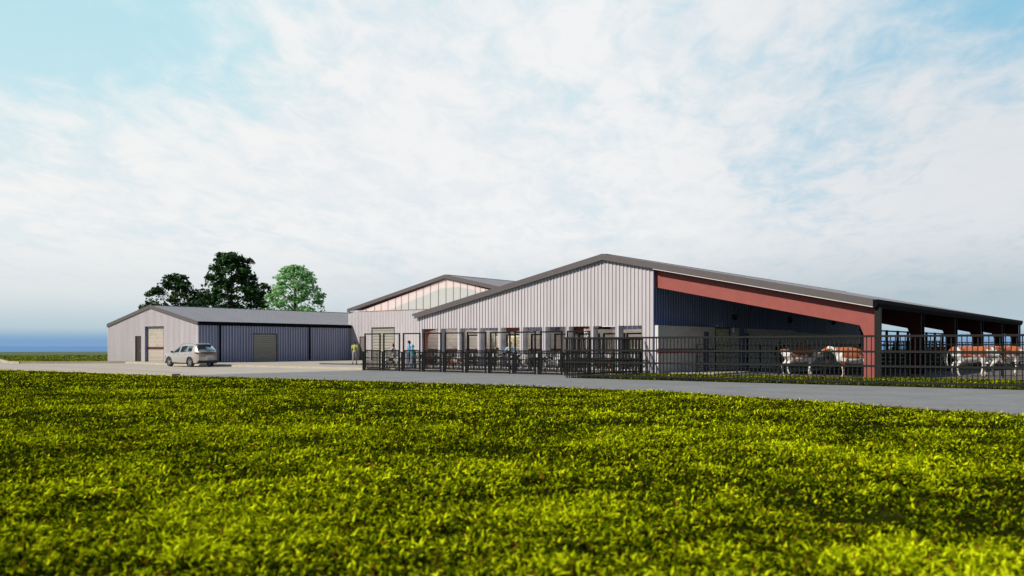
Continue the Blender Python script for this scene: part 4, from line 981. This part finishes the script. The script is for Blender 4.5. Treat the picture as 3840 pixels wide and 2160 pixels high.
pc = person('person in pale blue jacket with arms spread, holding a clipboard', (-33.9,43.6,0), R(38)+R(172), 1.06, fair, (.012,.01,.01), (.42,.58,.78), (.05,.07,.22), (.05,.05,.05),
       {1: ((.38,.10,1.20),(.64,.24,1.27),(1,.4,.25),(0,0,1),.3), -1: ((-.40,.04,1.18),(-.55,.10,.98))}, None, sleeves='long', hairstyle='long', lean=.02)
# scarf under the jacket collar
sc_ = Body(); sc_.chain([(-.07,.10,1.46),(0,.145,1.36),(.01,.15,1.22)], [.035,.045,.05], (.75,.42,.06)); sc_.cone((.07,.10,1.46),.03,(0,.14,1.36),.04,(.55,.06,.05)); sc_.cone((.012,.155,1.2),.03,(.015,.155,1.12),.03,(.55,.06,.05))
link_mesh('scarf', sc_.mesh('scarf', .011, M['skin']), pc)
cl = thing('clipboard', 'white clipboard held out by the person in the pale blue jacket', 'clipboard', (0,0,0))
pm = Matrix.Translation((-33.9,43.6,0)) @ Matrix.Rotation(R(210), 4, 'Z') @ Matrix.Scale(1.06, 4)
cl.location = pm @ Vector((.78,.33,1.34)); cl.rotation_euler = (R(25), R(38), R(200))
MB().box(-.11,.11,-.16,.16,-.004,.004).build('board', mat('clipboard_brown', (.2,.14,.09)), cl); MB().box(-.10,.10,-.145,.13,.0045,.008).build('paper', M['white'], cl); MB().box(-.04,.04,.13,.16,.0045,.016).build('clip', M['chrome'], cl)
person('shadowed person in dark clothes standing behind the rear of the brown cow', (-21.6,56.7,0), R(38)+R(160), 1.06, dark_sk, (.01,.01,.01), (.025,.022,.025), (.02,.025,.05), (.02,.02,.02), {1: RA(1), -1: ((-.27,.06,1.16),(-.10,.22,1.10))}, None, sleeves='long', voxel=.014)
person('person in olive top leaning on the barrier inside the barn', (-18.6,73.0,0), R(38)-R(70), 1.06, tan, (.05,.03,.02), (.22,.24,.06), (.03,.04,.06), (.02,.02,.02), {1: ((.25,.1,1.15),(.15,.36,1.2)), -1: ((-.25,.1,1.15),(-.1,.36,1.2))}, None, voxel=.014, lean=.06)
person('person in navy top farther back in the barn', (-17.2,83.0,0), R(38)+R(150), 1.06, tan, (.02,.015,.01), (.03,.04,.13), (.02,.02,.03), (.02,.02,.02), {1: RA(1), -1: RA(-1)}, None, sleeves='long', voxel=.014)

# ------------------------------------------------------------------ CATTLE
def animal(name, label, cat, me, loc, rz, sc, group=None):
    o = bpy.data.objects.new(name, me); link(o); o.location = loc; o.rotation_euler = (0,0,rz); o.scale = (sc,)*3
    return tag(o, label, cat, group)
VR = R(37.785)      # turning by this makes local +X run along the picture's right
cowA = cattle_mesh('cow_low', 'red', 'low', seed=3)
cowB = cattle_mesh('cow_turn', 'red', 'turn', seed=8, stride=.06)
CG = 'red and white cows in the barn'
animal('cow', 'red and white cow under the barn roof, its rear beside the shadowed person', 'cow', cowA, (-17.35,48.55,0), VR-R(2), 1.13, CG)
animal('cow', 'red and white cow looking round with raised white head, beside the red column', 'cow', cowB, (-13.85,46.75,0), VR+R(180)-R(6), 1.12, CG)
animal('cow', 'sunlit red and white cow standing just right of the barn, rear towards the barn', 'cow', cowA, (-9.3,51.7,0), VR-R(12), 1.15, CG)
animal('cow', 'sunlit red and white cow at the right edge, head end cut off by the frame', 'cow', cowA, (-8.05,53.7,0), VR-R(4), 1.16, CG)
animal('cow', 'brown and white cow whose back shows over the dark barrier deep in the barn', 'cow', cowA, (-17.0,79.5,0), VR, 1.13, CG)
animal('cow', 'brown cow hidden behind the board barrier beside the red column', 'cow', cowA, (-19.3,64.0,0), VR+R(180), 1.13, CG)
bw = cattle_mesh('calf_bw', 'bw', 'high', udder=False, calf=True, seed=4, voxel=.03)
bw2 = cattle_mesh('calf_bw_down', 'bw', 'down', udder=False, calf=True, seed=11, voxel=.03)
brn = cattle_mesh('calf_brown', 'brown', 'high', udder=False, calf=True, seed=2, voxel=.03)
pin = cattle_mesh('calf_pinto', 'pinto', 'high', udder=False, calf=True, seed=6, voxel=.03)
rw = cattle_mesh('calf_rw', 'rw', 'low', udder=False, calf=True, seed=9, voxel=.03)
KG = 'calves and heifers in the front pens'
animal('calf', 'black and white calf beside the red-haired woman', 'calf', bw, (-42.1,41.35,0), VR+R(168), .64, KG)
animal('calf', 'dark brown calf facing the fourth gate', 'calf', brn, (-40.2,42.7,0), VR+R(235), .68, KG)
animal('calf', 'orange and cream calf with raised head behind the fifth gate', 'calf', pin, (-37.1,42.1,0), VR+R(182), .66, KG)
animal('calf', 'black and white heifer with pale rump in front of the clipboard person', 'calf', bw, (-32.5,42.4,0), VR+R(188), .80, KG)
animal('calf', 'black and white calf lowering its head to the ground', 'calf', bw2, (-29.9,42.3,0), VR+R(195), .70, KG)
animal('calf', 'red and white calf seen from behind beside the tenth gate', 'calf', rw, (-28.75,42.4,0), VR+R(95), .80, KG)
animal('calf', 'small chestnut calf behind the crossing picket fences', 'calf', brn, (-26.3,42.3,0), VR+R(200), .62, KG)

# ------------------------------------------------------------------ TREES
def tree(label, px, top_y, dist, half_px, mat_leaf, c_dark, c_lite, seed, base_y=1320, nclump=52, light=False, leafs=100):
    rng = np.random.default_rng(seed)
    r = (px-1920)/FPX*dist; X = r*math.cos(TH)-dist*math.sin(TH); Y = r*math.sin(TH)+dist*math.cos(TH)
    H = CAMH+(HY-top_y)/FPX*dist; W = half_px/FPX*dist
    t = thing('tree', label, 'tree', (X, Y, -.05), 0, 'trees behind the metal shed')
    cz0 = H*.22; crown_c = Vector((0, 0, (cz0+H)/2)); hz = (H-cz0)/2
    tk = MB(); tk.tube([(0,0,0),(.08*H/12,.03,H*.2),(-.05,.05,H*.45),(.06,-.04,H*.72),(0,0,H*.92)], [H*.026,H*.021,H*.015,H*.009,H*.002], 9)
    tips = []
    for i in range(nclump):
        f = (i+.5)/nclump; zr = cz0+(H*.97-cz0)*(f**.9)
        prof = (1-max(0, (zr-cz0)/(H-cz0)-.25)/.75)**.5 if (zr-cz0)/(H-cz0) > .25 else .86+.14*((zr-cz0)/(H-cz0))/.25
        a = i*2.399963+rng.uniform(-.4,.4); rad = W*prof*rng.choice([.95,.8,.55,.3], p=[.36,.3,.2,.14])*rng.uniform(.85,1.08)
        tips.append(Vector((rad*math.cos(a), rad*math.sin(a), zr+rng.uniform(-.3,.3))))
    for p in tips:
        z0 = max(H*.16, p.z-rng.uniform(.25,.5)*math.hypot(p.x,p.y)-.6); m0 = Vector((0,0,z0)); m1 = m0.lerp(p,.5)+Vector((0,0,.12*math.hypot(p.x,p.y)))
        tk.tube([m0, m1, p], [H*.0045,H*.003,H*.001], 5, cap=False)
    tk.build('trunk', M['bark'], t, smooth=True)
    P = []; N = []; S = []
    for p in tips:
        n = int(leafs*rng.uniform(.6,1.3)); rr = W*rng.uniform(.13,.235)
        q = rng.normal(size=(n,3)); q /= np.linalg.norm(q,axis=1)[:,None]; q *= (rng.uniform(0,1,(n,1))**.5); q *= np.array([rr,rr,rr*.5])
        P.append(q+np.array(p)); N.append(q/rr)
    ns = int(leafs*nclump*.26); f = rng.uniform(0,1,ns); zz = cz0+(H-cz0)*f; pr = np.where(f > .25, (1-np.clip(f-.25,0,1)/.75)**.5, .86+.14*f/.25); aa = rng.uniform(0,6.283,ns); rr2 = W*pr*rng.uniform(.25,1.04,ns)**.6
    P.append(np.stack([rr2*np.cos(aa), rr2*np.sin(aa), zz],1)); N.append(np.stack([np.cos(aa)*.5, np.sin(aa)*.5, f*0],1))
    P = np.concatenate(P); N = np.concatenate(N); n = len(P)
    nrm = rng.normal(size=(n,3))*.65+np.array([0,0,.55])+N*.3; nrm /= np.linalg.norm(nrm,axis=1)[:,None]
    ax = np.cross(nrm, rng.normal(size=(n,3))); ax /= np.linalg.norm(ax,axis=1)[:,None]; bx = np.cross(nrm, ax)
    s = rng.uniform(.125,.25,(n,1))*(H/13)
    star = np.array([(0,-1.0),(.42,-.45),(1.0,-.55),(.62,.12),(.75,.75),(.2,.5),(0,1.15),(-.2,.5),(-.75,.75),(-.62,.12),(-1.0,-.55),(-.42,-.45)])
    m = len(star)
    V = (P[:,None,:] + ax[:,None,:]*star[None,:,0:1]*s[:,None] + bx[:,None,:]*star[None,:,1:2]*s[:,None] - nrm[:,None,:]*(np.abs(star[None,:,0:1])*.25)*s[:,None]).reshape(-1,3)
    # fan of quads over the 12-gon
    quads = np.array([(0,1,2,3),(0,3,4,5),(0,5,6,7),(0,7,8,9),(0,9,10,11)])
    Q = (np.arange(n)[:,None,None]*m+quads[None]).reshape(-1,4)
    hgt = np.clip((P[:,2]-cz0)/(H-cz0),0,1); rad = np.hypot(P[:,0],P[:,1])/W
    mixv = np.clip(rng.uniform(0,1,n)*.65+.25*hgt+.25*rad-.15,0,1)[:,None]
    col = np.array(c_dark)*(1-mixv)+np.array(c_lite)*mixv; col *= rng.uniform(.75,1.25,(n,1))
    me = np_mesh('crown', V, quads=Q, col=np.repeat(col,m,axis=0), mat=mat_leaf)
    o = bpy.data.objects.new('crown', me); link(o); o.parent = t; return t
DK = ((.008,.020,.005),(.036,.125,.016))  # backlit shading of these crowns is put into the leaf greens
tree('dark green maple-like tree above the left end of the shed roof', 657, 1024, 126, 136, M['leafd'], *DK, 21)
tree('tallest dark green tree above the middle of the shed roof', 868, 945, 124, 146, M['leafd'], *DK, 22, nclump=64)
tree('small dark tree filling the gap left of the tallest tree', 762, 1082, 131, 96, M['leafd'], *DK, 23, nclump=26)
tree('small dark tree between the tallest and the pale green tree', 985, 1060, 130, 104, M['leafd'], *DK, 24, nclump=28)
tree('pale mint green tree above the right part of the shed roof', 1106, 993, 118, 134, M['leafl'], (.10,.28,.10), (.54,.84,.38), 25, nclump=54)  # sunlit mint brightness is put into this leaf colour
# ------------------------------------------------------------------ GRASS (uncountable: one object per lawn)
def vnoise(x, y, sc, seed):
    rng = np.random.default_rng(seed); out = np.zeros_like(x)
    for k in range(7):
        a = rng.uniform(0, 2*math.pi); f = sc*rng.uniform(.6,1.9); out += np.sin((x*math.cos(a)+y*math.sin(a))*f+rng.uniform(0,6.28)+1.3*np.sin((x*math.sin(a)-y*math.cos(a))*f*.63+k))
    return out/7*1.6
def blades(X, Y, Z, h, w, seed, bright):
    rng = np.random.default_rng(seed); n = len(X)
    yaw = rng.uniform(0, 2*math.pi, n); lean = np.abs(rng.normal(1.2,.36,n)).clip(.15,1.52); hh = h*rng.uniform(.55,1.3,n); ww = w*rng.uniform(.6,1.35,n)
    dx, dy = np.cos(yaw), np.sin(yaw); px, py = -dy, dx
    tw = rng.uniform(-.6,.6,n)
    B = np.stack([X,Y,Z],1); D = np.stack([dx,dy,np.zeros(n)],1); S = np.stack([px*np.cos(tw),py*np.cos(tw),np.sin(tw)],1)
    l1 = lean*.55; l2 = np.minimum(lean*1.25,1.5)
    m = B + D*(hh*.5*np.sin(l1))[:,None] + np.array([0,0,1])*(hh*.5*np.cos(l1))[:,None]
    t = m + D*(hh*.5*np.sin(l2))[:,None] + np.array([0,0,1])*(hh*.5*np.cos(l2))[:,None]
    V = np.stack([B-S*ww[:,None]*.35, B+S*ww[:,None]*.35, m+S*ww[:,None]*.5, m-S*ww[:,None]*.5, t],1).reshape(-1,3)
    i = np.arange(n)[:,None]*5
    Q = i+np.array([[0,1,2,3]]); T = i+np.array([[3,2,4]])
    k = rng.uniform(0,1,n)
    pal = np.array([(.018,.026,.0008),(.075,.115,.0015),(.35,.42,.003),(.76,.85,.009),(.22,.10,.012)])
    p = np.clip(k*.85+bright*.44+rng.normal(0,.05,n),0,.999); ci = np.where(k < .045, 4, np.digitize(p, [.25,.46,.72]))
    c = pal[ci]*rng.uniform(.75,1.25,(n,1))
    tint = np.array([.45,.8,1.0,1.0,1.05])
    col = (c[:,None,:]*np.array([.35,.35,.9,.9,1.1])[None,:,None]).reshape(-1,3)  # roots darkened, tips brightened: self-shadow put into the blade colour
    return V, Q, T, col
def cam_rd(X, Y):
    return X*math.cos(TH)+Y*math.sin(TH), -X*math.sin(TH)+Y*math.cos(TH)
def scatter(n, dmin, dmax, seed, wide=.80, pad=4.5):
    rng = np.random.default_rng(seed); d = np.sqrt(rng.uniform(dmin*dmin, dmax*dmax, n)); r = rng.uniform(-1,1,n)*(d*wide+pad)
    return r*math.cos(TH)-d*math.sin(TH), r*math.sin(TH)+d*math.cos(TH), d
bags = []
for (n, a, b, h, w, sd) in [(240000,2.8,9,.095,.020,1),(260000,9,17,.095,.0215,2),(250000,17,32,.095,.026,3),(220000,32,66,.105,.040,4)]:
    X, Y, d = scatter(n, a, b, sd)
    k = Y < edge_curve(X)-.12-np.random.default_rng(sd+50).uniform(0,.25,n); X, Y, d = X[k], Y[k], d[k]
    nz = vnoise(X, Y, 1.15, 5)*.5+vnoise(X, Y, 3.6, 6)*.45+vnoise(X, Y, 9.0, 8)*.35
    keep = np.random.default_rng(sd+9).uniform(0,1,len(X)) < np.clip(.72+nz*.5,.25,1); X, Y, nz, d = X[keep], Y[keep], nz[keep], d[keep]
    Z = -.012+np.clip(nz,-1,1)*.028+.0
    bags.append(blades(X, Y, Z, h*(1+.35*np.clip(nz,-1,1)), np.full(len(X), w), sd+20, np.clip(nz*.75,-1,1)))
def merge(bags):
    off = 0; V = []; Q = []; T = []; K = []
    for v, q, t, c in bags: V.append(v); Q.append(q+off); T.append(t+off); K.append(c); off += len(v)
    return np.concatenate(V), np.concatenate(Q), np.concatenate(T), np.concatenate(K)
V, Q, T, K = merge(bags)
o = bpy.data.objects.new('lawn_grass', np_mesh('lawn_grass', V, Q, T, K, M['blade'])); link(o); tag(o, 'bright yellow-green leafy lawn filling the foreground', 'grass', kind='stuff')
# verge between road and barn
rng = np.random.default_rng(77); n = 95000
X = rng.uniform(-24.9, 9, n); Y = rng.uniform(36.98, 46.0, n)
k = (Y < np.where(X < -12, 44.7, 45.9)) & ~((X < -22.8) & (rng.uniform(0,1,n) < .25)); X, Y = X[k], Y[k]
nz = vnoise(X, Y, 1.4, 15)*.6+vnoise(X, Y, 4, 16)*.5
V, Q, T, K = blades(X, Y, np.full(len(X), .004), .13*(1+.3*np.clip(nz,-1,1)), np.full(len(X), .030), 31, np.clip(nz*.6-.32,-1,1))
o = bpy.data.objects.new('verge_grass', np_mesh('verge_grass', V, Q, T, K, M['blade'])); link(o); tag(o, 'strip of leafy grass along the foot of the picket fence', 'grass', kind='stuff')
n = 26000; X = rng.uniform(-106,-79.4,n); Y = rng.uniform(36,52,n)
def inpoly(px, py, poly):
    c = np.zeros(len(px), bool); j = len(poly)-1
    for i in range(len(poly)):
        xi, yi = poly[i]; xj, yj = poly[j]
        c ^= ((yi > py) != (yj > py)) & (px < (xj-xi)*(py-yi)/(yj-yi+1e-12)+xi); j = i
    return c
k = inpoly(X, Y, isl) & ~((X > -85.6) & (Y > 44.2)); X, Y = X[k], Y[k]
V1 = blades(X, Y, np.full(len(X), .07), np.full(len(X), .08), np.full(len(X), .07), 41, vnoise(X, Y, .8, 3)*.4-.15)
n = 60000; X2 = rng.uniform(-200,-86,n); Y2 = rng.uniform(30,120,n); r_, d_ = cam_rd(X2, Y2)
k = inpoly(X2, Y2, [(-86,70),(-86,64),(-98,62.3),(-107.5,56.3),(-118,48),(-128,40.5),(-186,26),(-163,66),(-146,104),(-80,150)]) & (d_ < 160) & (np.abs(r_) < .62*d_+2) ; X2, Y2 = X2[k], Y2[k]
V2 = blades(X2, Y2, np.full(len(X2), -.02), np.full(len(X2), .12), np.full(len(X2), .11), 42, vnoise(X2, Y2, .4, 4)*.4-.1)
V, Q, T, K = merge([V1, V2])
o = bpy.data.objects.new('back_grass', np_mesh('back_grass', V, Q, T, K, M['blade'])); link(o); tag(o, 'mown grass beyond the pale kerb left of the shed', 'grass', kind='stuff')

# ------------------------------------------------------------------ SKY, SUN, CAMERA
W = bpy.data.worlds.new('World'); bpy.context.scene.world = W; W.use_nodes = True
nt = W.node_tree; nt.nodes.clear(); L = nt.links
SD = Vector((-.33,-.71,.62)).normalized(); SEL = math.asin(SD.z); SROT = math.atan2(SD.x, SD.y)
def N(t, **k):
    n = nt.nodes.new(t)
    for a, b in k.items(): setattr(n, a, b)
    return n
def MA(op, a, b=None, clamp=False):
    n = N('ShaderNodeMath', operation=op); n.use_clamp = clamp
    for i, v in enumerate((a, b)):
        if v is None: continue
        if isinstance(v, (int, float)): n.inputs[i].default_value = v
        else: L.new(v, n.inputs[i])
    return n.outputs[0]
def MR(v, a, b, c, d, smooth=True):
    n = N('ShaderNodeMapRange'); n.interpolation_type = 'SMOOTHSTEP' if smooth else 'LINEAR'
    L.new(v, n.inputs['Value'])
    for k, x in zip(('From Min','From Max','To Min','To Max'), (a, b, c, d)): n.inputs[k].default_value = x
    return n.outputs[0]
def MIX(f, a, b):
    n = N('ShaderNodeMix', data_type='RGBA'); 
    if isinstance(f, (int, float)): n.inputs['Factor'].default_value = f
    else: L.new(f, n.inputs['Factor'])
    for s, v in (('A', a), ('B', b)):
        sock = [i for i in n.inputs if i.name == s and i.type == 'RGBA'][0]
        if isinstance(v, tuple): sock.default_value = v+(1,)
        else: L.new(v, sock)
    return [o for o in n.outputs if o.type == 'RGBA'][0]
sky = N('ShaderNodeTexSky'); sky.sky_type = 'NISHITA'; sky.sun_disc = False; sky.sun_elevation = SEL; sky.sun_rotation = SROT; sky.air_density = 1.0; sky.dust_density = .6; sky.ozone_density = 1.5
tc = N('ShaderNodeTexCoord'); sp = N('ShaderNodeSeparateXYZ'); L.new(tc.outputs['Generated'], sp.inputs[0])
x, y, z = sp.outputs
# bearing along the view axis: f forward, r to the right of it
fw = MA('ADD', MA('MULTIPLY', x, -math.sin(TH)), MA('MULTIPLY', y, math.cos(TH)))
rt = MA('ADD', MA('MULTIPLY', x, math.cos(TH)), MA('MULTIPLY', y, math.sin(TH)))
zp = MA('ADD', MA('MAXIMUM', z, 0.0), .16)
u = MA('DIVIDE', rt, zp); v = MA('DIVIDE', fw, zp)
def plane(su, sv, ru=0.0, ofs=(0,0)):
    c, s = math.cos(ru), math.sin(ru)
    cb = N('ShaderNodeCombineXYZ')
    L.new(MA('ADD', MA('MULTIPLY', MA('ADD', MA('MULTIPLY', u, c), MA('MULTIPLY', v, s)), su), ofs[0]), cb.inputs[0])
    L.new(MA('ADD', MA('MULTIPLY', MA('ADD', MA('MULTIPLY', u, -s), MA('MULTIPLY', v, c)), sv), ofs[1]), cb.inputs[1])
    return cb.outputs[0]
def noise(vec, sc, det=6, rough=.6, dist=0.0):
    n = N('ShaderNodeTexNoise'); n.inputs['Scale'].default_value = sc; n.inputs['Detail'].default_value = det; n.inputs['Roughness'].default_value = rough; n.inputs['Distortion'].default_value = dist
    L.new(vec, n.inputs['Vector']); return n.outputs['Fac']
big = noise(plane(1, .5, R(-22), (3.1, 1.7)), .8, 4, .5, .3)
mid = noise(plane(1, .55, R(-12), (1.0, 4.0)), 2.6, 6, .6, .35)
fin = noise(plane(1.0, .6, R(-6), (7.0, 2.0)), 10.0, 5, .62, .5)
cov = MA('ADD', MA('ADD', MA('MULTIPLY', big, .38), MA('MULTIPLY', mid, .38)), MA('MULTIPLY', fin, .31))
cov = MA('ADD', cov, MR(z, .13, .27, .045, .018))
# clear patches: upper left and upper right; solid bank from the lower left to the upper middle
el = z
cl_l = MA('MULTIPLY', MR(rt, -.40, -.12, 1, 0), MR(el, .13, .31, 0, 1))
cl_r = MA('MULTIPLY', MR(rt, .18, .44, 0, 1), MR(el, .20, .34, 0, 1))
cl_m = MA('MULTIPLY', MA('MULTIPLY', MR(rt, -.10, .04, 0, 1), MR(rt, .04, .30, 1, 0)), MR(el, .27, .38, 0, 1))
cov = MA('SUBTRACT', cov, MA('ADD', MA('ADD', MA('MULTIPLY', cl_l, .24), MA('MULTIPLY', cl_r, .205)), MA('MULTIPLY', cl_m, .02)))
mask = MR(cov, .30, .585, 0, 1)
front = MA('MULTIPLY', MR(fw, -.1, .55, 0, 1), MR(el, .50, .85, 1, .12))
mask = MA('MULTIPLY', mask, MA('MAXIMUM', front, .05))
K10 = 10.0
blue = MIX(MR(el, .10, .42, 0, 1), (.62*K10,.80*K10,.86*K10), (.47*K10,.76*K10,.85*K10))
blue = MIX(MR(rt, -.05, .45, 0, 1), blue, (.29*K10,.57*K10,.75*K10))
skm = N('ShaderNodeVectorMath', operation='MULTIPLY'); L.new(sky.outputs[0], skm.inputs[0]); skm.inputs[1].default_value = (.42,.46,.55)
skyc = MIX(front, skm.outputs[0], blue)
shade = MR(MA('ADD', MA('MULTIPLY', mid, .5), MA('MULTIPLY', fin, .5)), .38, .60, 0, 1)
cloud = MIX(shade, (.795*K10,.835*K10,.87*K10), (.89*K10,.90*K10,.905*K10))
cloud = MIX(MR(rt, .05, .5, 0, .62), cloud, (.66*K10,.70*K10,.745*K10))
cloud = MIX(MR(rt, -.45, -.1, .35, 0), cloud, (.90*K10,.90*K10,.885*K10))
base = MIX(mask, skyc, cloud)
# haze: pale blue-grey low down, a blue band on the horizon
haze_c = MIX(MR(rt, -.45, .5, 0, 1), (.68*K10,.745*K10,.77*K10), (.40*K10,.50*K10,.56*K10))
haze_c = MIX(MR(el, .012, .06, 1, 0), haze_c, (.47*K10,.60*K10,.66*K10))
hz = MA('MULTIPLY', MR(el, .015, .135, 1, 0), MA('MAXIMUM', front, .06))
base = MIX(hz, base, haze_c)
band = MR(el, .004, .021, 1, 0)
base = MIX(MA('MULTIPLY', band, MA('MAXIMUM', front, .25)), base, (.21*K10,.37*K10,.60*K10))
bg = N('ShaderNodeBackground'); bg.inputs['Strength'].default_value = .1; L.new(base, bg.inputs['Color'])
wo = N('ShaderNodeOutputWorld'); L.new(bg.outputs[0], wo.inputs['Surface'])
sl = bpy.data.lights.new('sun', 'SUN'); sl.energy = 4.3; sl.angle = R(.5); sl.color = (1,.93,.84)
so = bpy.data.objects.new('sun', sl); link(so); so.rotation_euler = (-SD).to_track_quat('-Z', 'Y').to_euler(); so.location = (0,0,40)
cam = bpy.data.cameras.new('camera'); co = bpy.data.objects.new('camera', cam); link(co)
co.location = (0,0,CAMH); co.rotation_euler = (R(90),0,TH); cam.sensor_width = 36; cam.lens = 36*FPX/3840
cam.shift_y = (HY-1080)/3840; cam.clip_end = 20000; cam.clip_start = .05
cam.dof.use_dof = True; cam.dof.focus_distance = 55; cam.dof.aperture_fstop = 1.25
S = bpy.context.scene; S.camera = co; S.render.engine = 'CYCLES'
S.view_settings.view_transform = 'Standard'; S.view_settings.look = 'None'; S.view_settings.exposure = 0
S.cycles.use_denoising = True; S.cycles.max_bounces = 8; S.cycles.transparent_max_bounces = 12; S.cycles.sample_clamp_indirect = 6
